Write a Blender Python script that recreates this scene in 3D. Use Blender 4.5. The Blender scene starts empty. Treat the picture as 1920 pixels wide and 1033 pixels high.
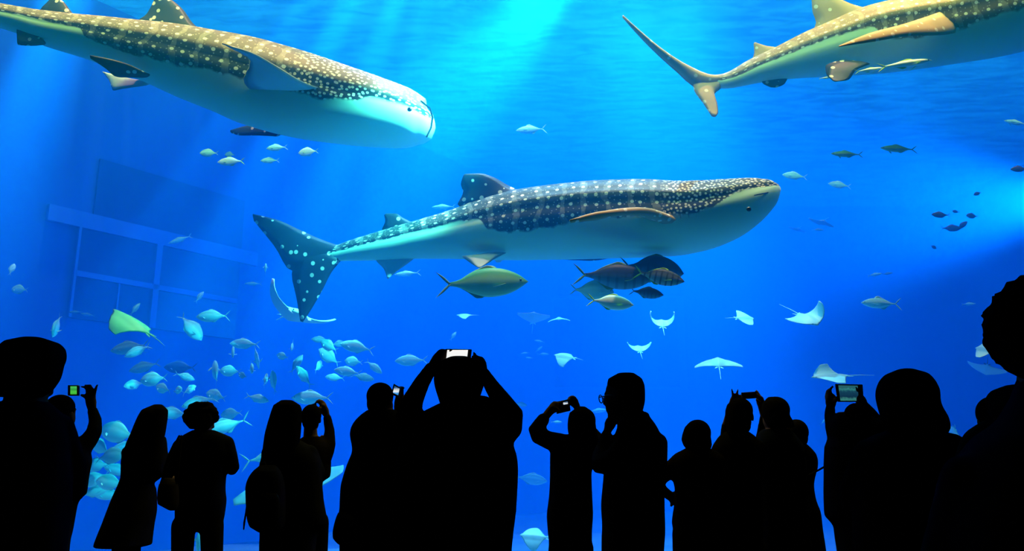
import bpy, bmesh, math, random
from mathutils import Vector, Matrix, Quaternion, noise
import numpy as np

S = bpy.context.scene
COL = S.collection

# ------------------------------------------------------------------ camera
F, PITCH, CAMZ = 1507.0, math.radians(12.6), 1.35
cam_d = bpy.data.cameras.new('camera')
cam = bpy.data.objects.new('camera', cam_d); COL.objects.link(cam)
cam_d.sensor_width = 36.0; cam_d.lens = 36.0 * F / 1920.0
cam_d.clip_start = 0.05; cam_d.clip_end = 300
cam.location = (0, 0, CAMZ); cam.rotation_euler = (math.pi / 2 + PITCH, 0, 0)
S.camera = cam

def at(px, py, Y):
    """the point at distance Y in front of the camera that the pixel looks at"""
    x = (px - 960.0) / F; v = (516.5 - py) / F
    d = Vector((x, math.cos(PITCH) - v * math.sin(PITCH), math.sin(PITCH) + v * math.cos(PITCH)))
    return Vector((0, 0, CAMZ)) + d * (Y / d.y)

# ------------------------------------------------------------------ view, sky, sun, lamps
S.view_settings.view_transform = 'Standard'; S.view_settings.look = 'None'
S.view_settings.gamma = 1.0; S.view_settings.use_curve_mapping = False
S.view_settings.exposure = -0.1
cy = S.cycles
cy.max_bounces = 8; cy.diffuse_bounces = 2; cy.glossy_bounces = 2; cy.transmission_bounces = 3
cy.volume_bounces = 4; cy.transparent_max_bounces = 12
cy.use_denoising = True; cy.caustics_reflective = False; cy.caustics_refractive = False
cy.sample_clamp_indirect = 4.0; cy.sample_clamp_direct = 0.0
try: cy.volume_step_rate = 4.0
except Exception: pass

W = bpy.data.worlds.new('sky'); S.world = W; W.use_nodes = True
bg = W.node_tree.nodes['Background']; bg.inputs[0].default_value = (0.05, 0.62, 1.0, 1); bg.inputs[1].default_value = 1.3

def lamp(kind, name, loc, target, energy, color, **kw):
    d = bpy.data.lights.new(name, kind); d.energy = energy; d.color = color
    for k, v in kw.items(): setattr(d, k, v)
    o = bpy.data.objects.new(name, d); COL.objects.link(o); o.location = loc
    o.rotation_euler = (Vector(target) - Vector(loc)).to_track_quat('-Z', 'Y').to_euler()
    return o

lamp('SUN', 'sun', (0, 14, 30), (-1.0, 14.7, 20), 9.5, (4.6, 1.15, 0.50), angle=math.radians(2.0))
# unseen strip lights added above and below the window to fill fish and bellies
strip = lamp('AREA', 'added_top_fill', (0, 9.5, 10.5), (0, 15.0, 2.5), 2300, (1.45, 1.0, .14), shape='RECTANGLE', size=17, size_y=.5)
low = lamp('AREA', 'added_low_fill', (0, 9.3, -.35), (0, 13.0, 6.0), 120, (.2, 1.0, .65), shape='RECTANGLE', size=17, size_y=.3)
lamp('SPOT', 'added_spot', (1.4, 9.15, 8.2), at(380, 715, 12.8), 34000, (.25, 1.0, .6), spot_size=math.radians(34), spot_blend=1.0, shadow_soft_size=.1)  # unseen spot added to brighten the school on the left
# added spots above the open tank standing in for sunbeams: each throws a shaft
def shaft(px, py, Y, tx, ty, tY, e, deg, soft=1.0):
    e *= 40
    a = at(px, py, Y); b = at(tx, ty, tY)
    lamp('SPOT', 'added_spot', a, b, e, (0.75, 0.95, 1.0), spot_size=math.radians(deg), spot_blend=soft, shadow_soft_size=0.05)
SH = [(900,-420,15, 600,380,15.3, 7000, 6), (880,-420,15, 430,430,15.3, 12500, 6), (900,-420,15, 740,250,15, 4000, 5),
      (860,-420,15, 290,430,14.5, 6000, 5), (980,-420,13, 470,300,12.6, 1500, 5),
      (1140,-1000,15.5, 1275,400,16, 15000, 14), (1000,-1000,15.5, 980,300,15, 6000, 34),
      (1400,-300,18, 1850,430,19, 2000, 12), (250,-380,13, 20,330,12, 5000, 12), (900,-420,14, 100,420,12, 1500, 4)]
for s in SH: shaft(*s)
lamp('SPOT', 'added_side_spot', at(2060, 370, 19), at(1560, 400, 20), 75000, (.35, .95, 1.0), spot_size=math.radians(60), spot_blend=1.0, shadow_soft_size=.3)  # unseen lamp added to make the bright patch on the right

# ------------------------------------------------------------------ materials
MATS = {}
def new_mat(name):
    m = bpy.data.materials.new(name); m.use_nodes = True; m.node_tree.nodes.clear()
    MATS[name] = m; return m, m.node_tree.nodes, m.node_tree.links
def plain(name, col, rough=0.6, spec=0.3, metal=0.0, var=0.0, scale=8.0):
    m, n, l = new_mat(name)
    o = n.new('ShaderNodeOutputMaterial'); p = n.new('ShaderNodeBsdfPrincipled'); l.new(p.outputs[0], o.inputs[0])
    p.inputs['Roughness'].default_value = rough; p.inputs['Metallic'].default_value = metal
    p.inputs['Specular IOR Level'].default_value = spec
    if var:
        t = n.new('ShaderNodeTexCoord'); z = n.new('ShaderNodeTexNoise'); z.inputs['Scale'].default_value = scale
        z.inputs['Detail'].default_value = 3
        l.new(t.outputs['Object'], z.inputs['Vector'])
        r = n.new('ShaderNodeMix'); r.data_type = 'RGBA'
        r.inputs[6].default_value = (*[c * (1 - var) for c in col], 1); r.inputs[7].default_value = (*[min(1, c * (1 + var)) for c in col], 1)
        l.new(z.outputs[0], r.inputs[0]); l.new(r.outputs[2], p.inputs['Base Color'])
    else:
        p.inputs['Base Color'].default_value = (*col, 1)
    return m

def mesh_obj(name, verts, faces, mat, parent=None, smooth=True, uvs=None):
    me = bpy.data.meshes.new(name); me.from_pydata([tuple(v) for v in verts], [], faces)
    if smooth: me.polygons.foreach_set('use_smooth', [True] * len(me.polygons))
    if uvs is not None:
        uv = me.uv_layers.new(name='UVMap')
        for lp in me.loops: uv.data[lp.index].uv = uvs[lp.vertex_index]
    me.materials.append(mat)
    o = bpy.data.objects.new(name, me); COL.objects.link(o)
    if parent is not None: o.parent = parent
    return o
def tag(o, label=None, cat=None, group=None, kind=None):
    for k, v in (('label', label), ('category', cat), ('group', group), ('kind', kind)):
        if v: o[k] = v
    return o
def box(name, lo, hi, mat, parent=None, kind=None):
    (a, b, c), (d, e, f) = lo, hi
    v = [(a,b,c),(d,b,c),(d,e,c),(a,e,c),(a,b,f),(d,b,f),(d,e,f),(a,e,f)]
    fs = [(0,3,2,1),(4,5,6,7),(0,1,5,4),(1,2,6,5),(2,3,7,6),(3,0,4,7)]
    o = mesh_obj(name, v, fs, mat, parent, smooth=False)
    if kind: o['kind'] = kind
    return o

# ------------------------------------------------------------------ the hall and the tank
GY = 8.6                         # the acrylic window
SURF, BED = 10.8, -0.75           # water surface, sand bed
M_dark = plain('dark_hall_wall', (0.015, 0.015, 0.018), 0.9, 0.1)
M_carpet = plain('dark_carpet', (0.02, 0.018, 0.02), 1.0, 0.0, var=.3, scale=30)
M_tank = plain('blue_tank_wall', (0.02, 0.16, 0.55), 0.8, 0.1, var=.12, scale=.6)
M_sand = plain('pale_sand', (0.45, 0.55, 0.5), 0.95, 0.05, var=.35, scale=1.2)
M_pane = plain('dark_viewing_pane', (0.01, 0.06, 0.22), 0.3, 0.4)
M_frame = plain('light_blue_frame', (0.05, 0.27, 0.72), 0.7, 0.2)

box('floor', (-9, -3, -0.2), (9, GY - 0.05, 0), M_carpet, kind='structure')
box('wall_back', (-9, -3.2, 0), (9, -3, 10.2), M_dark, kind='structure')
box('wall_left', (-9.2, -3.2, 0), (-9, GY - .05, 10.2), M_dark, kind='structure')
box('wall_right', (9, -3.2, 0), (9.2, GY - .05, 10.2), M_dark, kind='structure')
box('ceiling', (-9.2, -3.2, 10.2), (9.2, GY + 0.3, 10.4), M_dark, kind='structure')
# lintel and sill of the big window
box('wall_front_sill', (-9.2, GY - .05, -0.75), (9.2, GY + .25, 0.12), M_dark, kind='structure')
box('wall_front_lintel', (-9.2, GY - .05, 9.3), (9.2, GY + .25, 10.2), M_dark, kind='structure')
# acrylic
m, n, l = new_mat('clear_acrylic')
o_ = n.new('ShaderNodeOutputMaterial'); t_ = n.new('ShaderNodeBsdfTransparent'); g_ = n.new('ShaderNodeBsdfGlossy'); x_ = n.new('ShaderNodeMixShader')
t_.inputs[0].default_value = (0.985, 0.99, 1, 1); g_.inputs['Roughness'].default_value = 0.02; x_.inputs[0].default_value = 0.03
l.new(t_.outputs[0], x_.inputs[1]); l.new(g_.outputs[0], x_.inputs[2]); l.new(x_.outputs[0], o_.inputs[0])
M_acr = m
box('window_1', (-9.2, GY, 0.12), (9.2, GY + .2, 9.3), M_acr, kind='structure')

def wall_strip(name, pts, z0, z1, th, mat):
    """upright wall along a line of (x, y) points, th thick on the outside"""
    v = []; f = []
    for (x, y) in pts: v += [(x, y, z0), (x, y, z1)]
    k = len(pts)
    for i in range(k):
        a = Vector(pts[max(i-1, 0)]); b = Vector(pts[min(i+1, k-1)]); d = (b - a).normalized()
        nrm = Vector((-d.y, d.x)); x, y = pts[i][0] + nrm.x * th, pts[i][1] + nrm.y * th
        v += [(x, y, z0), (x, y, z1)]
    for i in range(k - 1):
        a = 2 * i; b = 2 * k + 2 * i
        f += [(a, a+2, a+3, a+1), (b, b+1, b+3, b+2), (a+1, a+3, b+3, b+1), (a, b, b+2, a+2)]
    f += [(0, 1, 2*k+1, 2*k), (2*k-2, 4*k-2, 4*k-1, 2*k-1)]
    return tag(mesh_obj(name, v, f, mat, smooth=False), kind='structure')
LW = [(-9.4, GY + .3), (-13.5, 12.5), (-10.4, 15.6), (1.5, 32)]
wall_strip('wall_left_tank', LW, BED, SURF + .8, .3, M_tank)
wall_strip('wall_back_tank', [(1.5, 32), (2, 32.5), (18, 32.5)], BED, SURF + .8, .3, M_tank)
wall_strip('wall_right_tank', [(18, 32.5), (19, 21), (14, 11), (9.5, GY + .3)], BED, SURF + .8, .3, M_tank)

def on_wall(px, py, off=.04):
    """the point of the slanting left wall that a pixel looks at, off metres in front of it"""
    A = Vector((-10.4, 15.6, 0)); D = Vector((11.9, 16.4, 0)).normalized(); nr = Vector((D.y, -D.x, 0))
    o = Vector((0, 0, CAMZ)); d = at(px, py, 10) - o; t = ((A + nr * off) - o).dot(nr) / d.dot(nr); return o + d * t
def wall_panel(name, x0, x1, z0, z1, off, th, mat, parent=None):
    """upright slab on the slanting wall from the pixel column x0 to x1"""
    a = on_wall(x0, 600, off); b = on_wall(x1, 600, off); D = (b - a).normalized(); nr = Vector((D.y, -D.x, 0)) * th
    v = [Vector((p.x, p.y, z)) + q for z in (z0, z1) for q in (Vector(), nr) for p in (a, b)]
    f = [(0,1,5,4),(2,6,7,3),(0,2,3,1),(4,5,7,6),(0,4,6,2),(1,3,7,5)]
    o = mesh_obj(name, v, f, mat, parent, smooth=False)
    if parent is None: o['kind'] = 'structure'
    return o
zt, zm, zb = on_wall(135, 424).z, on_wall(135, 512).z, on_wall(135, 596).z
w2 = wall_panel('window_2', 128, 440, zb, zt, .02, .06, M_pane)
wall_panel('window_frame', 60, 470, zt, zt + .35, .02, .12, M_frame, w2); wall_panel('window_frame', 128, 440, zm - .06, zm + .06, .09, .06, M_frame, w2)
wall_panel('window_frame', 279, 290, zb, zt, .09, .06, M_frame, w2); wall_panel('window_frame', 126, 131, zb, zt, .09, .06, M_frame, w2); wall_panel('window_frame', 214, 217, zb, zm, .09, .04, M_frame, w2)
wall_panel('window_3', 150, 440, zt + .35, on_wall(160, 290).z, .02, .06, M_pane)
def back_panel(name, x0, x1, y0, y1, Y, th, mat, parent=None):
    a = at(x0, y1, Y); b = at(x1, y0, Y); o = box(name, (a.x, Y - th, a.z), (b.x, Y, b.z), mat, parent)
    if parent is None: o['kind'] = 'structure'
    return o
w4 = back_panel('window_4', 985, 1278, 560, 728, 32.3, .1, M_pane)
for q in ((983, 1280, 726, 731), (983, 1280, 556, 560), (982, 986, 556, 731), (1276, 1280, 556, 731)): back_panel('window_frame', *q, 32.2, .15, M_frame, w4)

# sand bed, gently rolling
v = []; f = []; NX, NY = 60, 40
for j in range(NY + 1):
    for i in range(NX + 1):
        x = -16 + 36 * i / NX; y = GY + .25 + 24.2 * j / NY
        v.append((x, y, BED + .25 * noise.noise(Vector((x * .35, y * .35, 0))) + .06 * noise.noise(Vector((x * 1.7, y * 1.7, 3)))))
for j in range(NY):
    for i in range(NX):
        a = j * (NX + 1) + i; f.append((a, a + 1, a + NX + 2, a + NX + 1))
tag(mesh_obj('floor_sand', v, f, M_sand), kind='structure')

# water surface
m, n, l = new_mat('water_surface')
o_ = n.new('ShaderNodeOutputMaterial'); t_ = n.new('ShaderNodeBsdfTransparent'); g_ = n.new('ShaderNodeBsdfGlossy'); x_ = n.new('ShaderNodeMixShader')
g_.inputs['Roughness'].default_value = 0.15; g_.inputs[0].default_value = (.8, .9, 1, 1)
tc = n.new('ShaderNodeTexCoord'); mp = n.new('ShaderNodeMapping'); mp.inputs['Scale'].default_value = (.7, 2.2, 1); mp.inputs['Rotation'].default_value = (0, 0, .35)
nz = n.new('ShaderNodeTexNoise'); nz.inputs['Scale'].default_value = 1.6; nz.inputs['Detail'].default_value = 4; nz.inputs['Distortion'].default_value = .6
rp = n.new('ShaderNodeMapRange'); rp.inputs[1].default_value = .4; rp.inputs[2].default_value = .62; rp.inputs[3].default_value = .08; rp.inputs[4].default_value = .6
bp = n.new('ShaderNodeBump'); bp.inputs['Strength'].default_value = .6
l.new(tc.outputs['Object'], mp.inputs[0]); l.new(mp.outputs[0], nz.inputs['Vector']); l.new(nz.outputs[0], rp.inputs[0]); l.new(nz.outputs[0], bp.inputs['Height'])
l.new(bp.outputs[0], g_.inputs['Normal'])
l.new(rp.outputs[0], x_.inputs[0]); l.new(t_.outputs[0], x_.inputs[1]); l.new(g_.outputs[0], x_.inputs[2]); l.new(x_.outputs[0], o_.inputs[0])
v = []; f = []; NX, NY = 80, 60
for j in range(NY + 1):
    for i in range(NX + 1):
        x = -17 + 37 * i / NX; y = GY + .25 + 24.3 * j / NY
        v.append((x, y, SURF + .05 * noise.noise(Vector((x * .9, y * 1.8, 0)))))
for j in range(NY):
    for i in range(NX):
        a = j * (NX + 1) + i; f.append((a, a + 1, a + NX + 2, a + NX + 1))
tag(mesh_obj('water_surface', v, f, m), kind='structure')

# the water itself: scatters blue, swallows red
m, n, l = new_mat('sea_water')
o_ = n.new('ShaderNodeOutputMaterial'); ad = n.new('ShaderNodeAddShader'); sc = n.new('ShaderNodeVolumeScatter'); ab = n.new('ShaderNodeVolumeAbsorption')
sc.inputs['Color'].default_value = (0.005, 0.36, 1.0, 1); sc.inputs['Density'].default_value = 0.072; sc.inputs['Anisotropy'].default_value = 0.2
ab.inputs['Color'].default_value = (0.1, 0.58, 0.90, 1); ab.inputs['Density'].default_value = 0.28
l.new(sc.outputs[0], ad.inputs[0]); l.new(ab.outputs[0], ad.inputs[1]); l.new(ad.outputs[0], o_.inputs['Volume'])
box('water', (-16.5, GY + .21, BED - .3), (20, 33, SURF - .06), m, kind='structure')

# ------------------------------------------------------------------ modelling helpers
def curve(xs, ys, q):
    """smooth interpolation through points (Hermite with limited slopes)"""
    xs = np.asarray(xs, float); ys = np.asarray(ys, float); q = np.asarray(q, float)
    h = np.diff(xs); d = np.diff(ys) / h
    m_ = np.zeros_like(ys); m_[0] = d[0]; m_[-1] = d[-1]
    for i in range(1, len(xs) - 1):
        m_[i] = 0 if d[i-1] * d[i] <= 0 else 2 * d[i-1] * d[i] / (d[i-1] + d[i])
    k = np.clip(np.searchsorted(xs, q, side='right') - 1, 0, len(xs) - 2)
    t = np.clip((q - xs[k]) / h[k], 0, 1)
    return ((2*t**3 - 3*t**2 + 1) * ys[k] + (t**3 - 2*t**2 + t) * h[k] * m_[k] + (-2*t**3 + 3*t**2) * ys[k+1] + (t**3 - t**2) * h[k] * m_[k+1])

def polyline(pts, n):
    """n points evenly along a smooth line through pts"""
    P_ = np.array([tuple(p) for p in pts], float)
    s_ = np.concatenate([[0], np.cumsum(np.maximum(1e-6, np.linalg.norm(np.diff(P_, axis=0), axis=1)))])
    q = np.linspace(0, s_[-1], n)
    return [Vector(r) for r in np.stack([curve(s_, P_[:, k], q) for k in range(P_.shape[1])], 1)]

class Build:
    """gathers closed shapes into one mesh"""
    def __init__(s): s.v = []; s.f = []; s.mi = []; s.uv = []
    def add(s, v, f, mi=0, uv=None):
        k = len(s.v); s.v += [Vector(p) for p in v]; s.f += [tuple(i + k for i in q) for q in f]
        s.mi += (list(mi) if isinstance(mi, (list, tuple)) else [mi] * len(f)); s.uv += (uv if uv else [(0, 0)] * len(v))
        return s
    def rings(s, rings, mi=0, uv=None, tip0=None, tip1=None):
        n = len(rings[0]); v = [p for r in rings for p in r]; f = []
        for i in range(len(rings) - 1):
            for j in range(n):
                a = i * n + j; b = i * n + (j + 1) % n; f.append((a, b, b + n, a + n))
        a0 = sum((Vector(p) for p in rings[0]), Vector()) / n if tip0 is None else tip0
        a1 = sum((Vector(p) for p in rings[-1]), Vector()) / n if tip1 is None else tip1
        k = len(v); v += [a0, a1]; e = (len(rings) - 1) * n
        for j in range(n):
            f.append((k, (j + 1) % n, j)); f.append((k + 1, e + j, e + (j + 1) % n))
        if uv is not None: uv = uv + [uv[0], uv[-1]]
        return s.add(v, f, mi, uv)
    def tube(s, pts, n=10, flat=1.0):
        """pts = [(Vector, radius)] with rounded ends"""
        P_ = [Vector(p) for p, r in pts]; R = [r for p, r in pts]; out = []
        up = Vector((0, 1, 0)); k = len(P_)
        d0 = (P_[1] - P_[0]).normalized(); d1 = (P_[-1] - P_[-2]).normalized()
        seq = [(P_[0] - d0 * R[0] * c, R[0] * math.sqrt(max(0, 1 - c * c)), d0) for c in (.96, .7, .35)]
        for i in range(k):
            d = (P_[min(i+1, k-1)] - P_[max(i-1, 0)]); d = d.normalized() if d.length > 1e-9 else d0
            seq.append((P_[i], R[i], d))
        seq += [(P_[-1] + d1 * R[-1] * c, R[-1] * math.sqrt(max(0, 1 - c * c)), d1) for c in (.35, .7, .96)]
        side = None
        for p, r, d in seq:
            if side is None:
                side = d.cross(up); side = side if side.length > .2 else d.cross(Vector((1, 0, 0)))
            side = (side - d * side.dot(d)).normalized(); u_ = d.cross(side)
            out.append([p + side * math.cos(2*math.pi*j/n) * r + u_ * math.sin(2*math.pi*j/n) * r * flat for j in range(n)])
        return s.rings(out)
    def ball(s, c, rx, ry, rz, rot=None, n=12, m=8):
        out = []
        for i in range(1, m):
            t = math.pi * i / m
            out.append([Vector((rx*math.sin(t)*math.cos(2*math.pi*j/n), ry*math.sin(t)*math.sin(2*math.pi*j/n), rz*math.cos(t))) for j in range(n)])
        t0, t1 = Vector((0, 0, rz)), Vector((0, 0, -rz))
        if rot is not None: out = [[rot @ p for p in r] for r in out]; t0 = rot @ t0; t1 = rot @ t1
        c = Vector(c); out = [[c + p for p in r] for r in out]
        return s.rings(out, tip0=c + t0, tip1=c + t1)
    def make(s, name, mats, parent=None, origin=None, voxel=0, smooth_it=0):
        mats = mats if isinstance(mats, (list, tuple)) else [mats]
        if origin is None: origin = Vector((0, 0, 0))
        me = bpy.data.meshes.new(name); me.from_pydata([tuple(p - origin) for p in s.v], [], s.f)
        for mt in mats: me.materials.append(mt)
        me.polygons.foreach_set('material_index', s.mi); me.polygons.foreach_set('use_smooth', [True] * len(me.polygons))
        if any(u != (0, 0) for u in s.uv):
            L_ = me.uv_layers.new(name='UVMap'); idx = np.empty(len(me.loops), int); me.loops.foreach_get('vertex_index', idx)
            L_.data.foreach_set('uv', np.array(s.uv, float)[idx].ravel())
        bm = bmesh.new(); bm.from_mesh(me); bmesh.ops.recalc_face_normals(bm, faces=bm.faces); bm.to_mesh(me); bm.free()
        o = bpy.data.objects.new(name, me); COL.objects.link(o)
        if parent is not None: o.parent = parent
        else: o.location = origin
        if voxel:
            r = o.modifiers.new('remesh', 'REMESH'); r.mode = 'VOXEL'; r.voxel_size = voxel; r.use_smooth_shade = True
            if smooth_it:
                q = o.modifiers.new('smooth', 'SMOOTH'); q.factor = .5; q.iterations = smooth_it
        return o

def fin(lead, trail, thick, n=14, mi_top=0, mi_bot=0, B=None):
    """solid fin between a leading and a trailing line, both from root to tip"""
    B = B or Build(); L_ = polyline(lead, n); T_ = polyline(trail, n); rings = []; prev = None; m8 = 8
    for i in range(n):
        sp = (L_[min(i+1, n-1)] + T_[min(i+1, n-1)] - L_[max(i-1, 0)] - T_[max(i-1, 0)])
        ch = T_[i] - L_[i]; nr = sp.cross(ch)
        nr = nr.normalized() if nr.length > 1e-9 else (prev or Vector((0, 1, 0)))
        if prev is not None and nr.dot(prev) < 0: nr = -nr
        prev = nr; th = thick * (1 - .8 * (i / (n - 1)) ** 1.3)
        th = min(th, max(ch.length * .3, .002)); r = []
        for c, h in ((0, 0), (.12, .75), (.35, 1), (.7, .55), (1, 0), (.7, -.55), (.35, -1), (.12, -.75)):
            r.append(L_[i] + ch * c + nr * th * h)
        rings.append(r)
    B.rings(rings)
    if mi_bot != mi_top:
        k = len(B.f) - ((n - 1) * m8 + 2 * m8)
        for q in range(k, len(B.f)):
            a = B.f[q]; c = (B.v[a[1]] - B.v[a[0]]).cross(B.v[a[2]] - B.v[a[1]])
            j = (q - k) % m8 if q < k + (n - 1) * m8 else 0
            zs = prev.z
            top = (j < 4) == (zs > 0)
            B.mi[q] = mi_top if top else mi_bot
    return B

# ------------------------------------------------------------------ whale sharks
def shark_skin(name, scale_u=7.2, fin_mode=False, dv=.08, tan=False):
    m, n, l = new_mat(name)
    o_ = n.new('ShaderNodeOutputMaterial'); p = n.new('ShaderNodeBsdfPrincipled'); l.new(p.outputs[0], o_.inputs[0])
    p.inputs['Roughness'].default_value = .55; p.inputs['Specular IOR Level'].default_value = .25
    def math_(op, a, b=None, c=None, clamp=False):
        q = n.new('ShaderNodeMath'); q.operation = op; q.use_clamp = clamp
        for i, x in enumerate((a, b, c)):
            if x is None: continue
            if isinstance(x, (int, float)): q.inputs[i].default_value = x
            else: l.new(x, q.inputs[i])
        return q.outputs[0]
    def mix(fac, a, b):
        q = n.new('ShaderNodeMix'); q.data_type = 'RGBA'
        for i, x in ((0, fac), (6, a), (7, b)):
            if isinstance(x, tuple): q.inputs[i].default_value = (*x, 1)
            elif isinstance(x, (int, float)): q.inputs[i].default_value = x
            else: l.new(x, q.inputs[i])
        return q.outputs[2]
    def vor(vec, scale, rnd, dims='2D'):
        q = n.new('ShaderNodeTexVoronoi'); q.voronoi_dimensions = dims; q.inputs['Scale'].default_value = scale
        q.inputs['Randomness'].default_value = rnd; l.new(vec, q.inputs['Vector']); return q.outputs['Distance']
    def nse(vec, scale, det=3):
        q = n.new('ShaderNodeTexNoise'); q.inputs['Scale'].default_value = scale; q.inputs['Detail'].default_value = det; l.new(vec, q.inputs['Vector']); return q.outputs[0]
    dark, dark2, dot = (.018, .035, .04), (.20, .155, .09), (.85, .83, .68)
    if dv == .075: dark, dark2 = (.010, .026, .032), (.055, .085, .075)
    if tan and not fin_mode: dark, dark2 = (.10, .07, .03), (.36, .26, .12)  # warmer copy of the skin, golden sunlight put into its colour
    tc = n.new('ShaderNodeTexCoord')
    if fin_mode:
        d = vor(tc.outputs['Object'], 7.5, .8, '3D'); big = math_('LESS_THAN', d, .24)
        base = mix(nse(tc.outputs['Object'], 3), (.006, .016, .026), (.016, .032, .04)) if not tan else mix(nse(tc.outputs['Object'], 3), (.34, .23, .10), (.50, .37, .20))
        l.new(mix(math_('MULTIPLY', big, .75), base, dot), p.inputs['Base Color']); return m
    uvn = n.new('ShaderNodeUVMap'); sx = n.new('ShaderNodeSeparateXYZ'); l.new(uvn.outputs[0], sx.inputs[0])
    u, v = sx.outputs[0], sx.outputs[1]
    # where the patterned back ends and the pale belly begins, from tail (0) to nose (1)
    fc = n.new('ShaderNodeFloatCurve'); l.new(u, fc.inputs['Value']); cm = fc.mapping.curves[0]
    pts = [(0, .44), (.1, .405), (.2, .38), (.32, .38), (.352, .40), (.37, .52), (.42, .57), (.5, .56), (.58, .53), (.72, .50), (.81, .50), (.85, .47), (.9, .39), (.96, .40), (1, .46)]
    pts = [(a, b + dv) for a, b in pts]
    cm.points[0].location = pts[0]; cm.points[1].location = pts[-1]
    for q in pts[1:-1]: cm.points.new(*q)
    for q in cm.points: q.handle_type = 'AUTO'
    fc.mapping.update()
    nz_ = math_('MULTIPLY', math_('SUBTRACT', nse(tc.outputs['Object'], 5), .5), .09)
    edge = math_('SUBTRACT', math_('ADD', fc.outputs[0], nz_), v)
    back = math_('MULTIPLY', edge, 45.0, clamp=True)
    cx = n.new('ShaderNodeCombineXYZ'); l.new(math_('MULTIPLY', u, scale_u), cx.inputs[0]); l.new(math_('MULTIPLY', v, 2.0), cx.inputs[1])
    V = cx.outputs[0]
    d1 = vor(V, 5.6, .45); d2 = vor(V, 5.6 * 2.3, .8); d3 = vor(V, 15.0, .85)
    body = math_('LESS_THAN', d1, .155); small = math_('MULTIPLY', math_('LESS_THAN', d2, .13), .35)
    head = math_('LESS_THAN', d3, .29)
    hm = math_('MULTIPLY', math_('SUBTRACT', u, .735), 40.0, clamp=True)
    # pale bars that cross the back between the rows of spots
    wv = math_('SINE', math_('ADD', math_('MULTIPLY', u, scale_u * 2 * math.pi * 5.6 * .5), math_('MULTIPLY', nse(V, 2.0), 7.0)))
    bars = math_('MULTIPLY', math_('GREATER_THAN', wv, .72), .16)
    spots = math_('MAXIMUM', math_('MAXIMUM', body, small), bars)
    sp = n.new('ShaderNodeMix'); l.new(hm, sp.inputs[0]); l.new(spots, sp.inputs[2]); l.new(head, sp.inputs[3])
    # sunlight put into the grey brown back: lighter above the side ridge, darker below
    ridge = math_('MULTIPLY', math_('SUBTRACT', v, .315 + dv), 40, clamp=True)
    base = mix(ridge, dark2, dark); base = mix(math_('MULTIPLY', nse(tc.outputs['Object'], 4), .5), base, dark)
    patt = mix(sp.outputs[0], base, dot)
    bel = mix(nse(tc.outputs['Object'], .9), (.46, .72, .52), (.56, .84, .62))
    # gill slits
    gl = math_('MULTIPLY', math_('GREATER_THAN', math_('SINE', math_('MULTIPLY', u, 2 * math.pi * 62)), .93), math_('MULTIPLY', math_('GREATER_THAN', u, .735), math_('LESS_THAN', u, .81)))
    gl = math_('MULTIPLY', gl, math_('MULTIPLY', math_('GREATER_THAN', v, .42), math_('LESS_THAN', v, .60)))
    allc = mix(back, bel, patt); allc = mix(math_('MULTIPLY', gl, .45), allc, (.05, .1, .12))
    l.new(allc, p.inputs['Base Color'])
    return m
M_SH = [shark_skin('whale_shark_skin', dv=q, tan=q == .12) for q in (.075, .13, .12)];  M_sfin = shark_skin('whale_shark_fin_skin', fin_mode=True); M_sunlit_fin = shark_skin('sunlit_whale_shark_fin_skin', fin_mode=True, tan=True)  # the tan skins carry warm sunlight in their colour
M_spale = plain('whale_shark_underside', (.46, .56, .56), .6, .2, var=.12, scale=3)
M_eye = plain('dark_eye', (.01, .01, .012), .2, .6)

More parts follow.
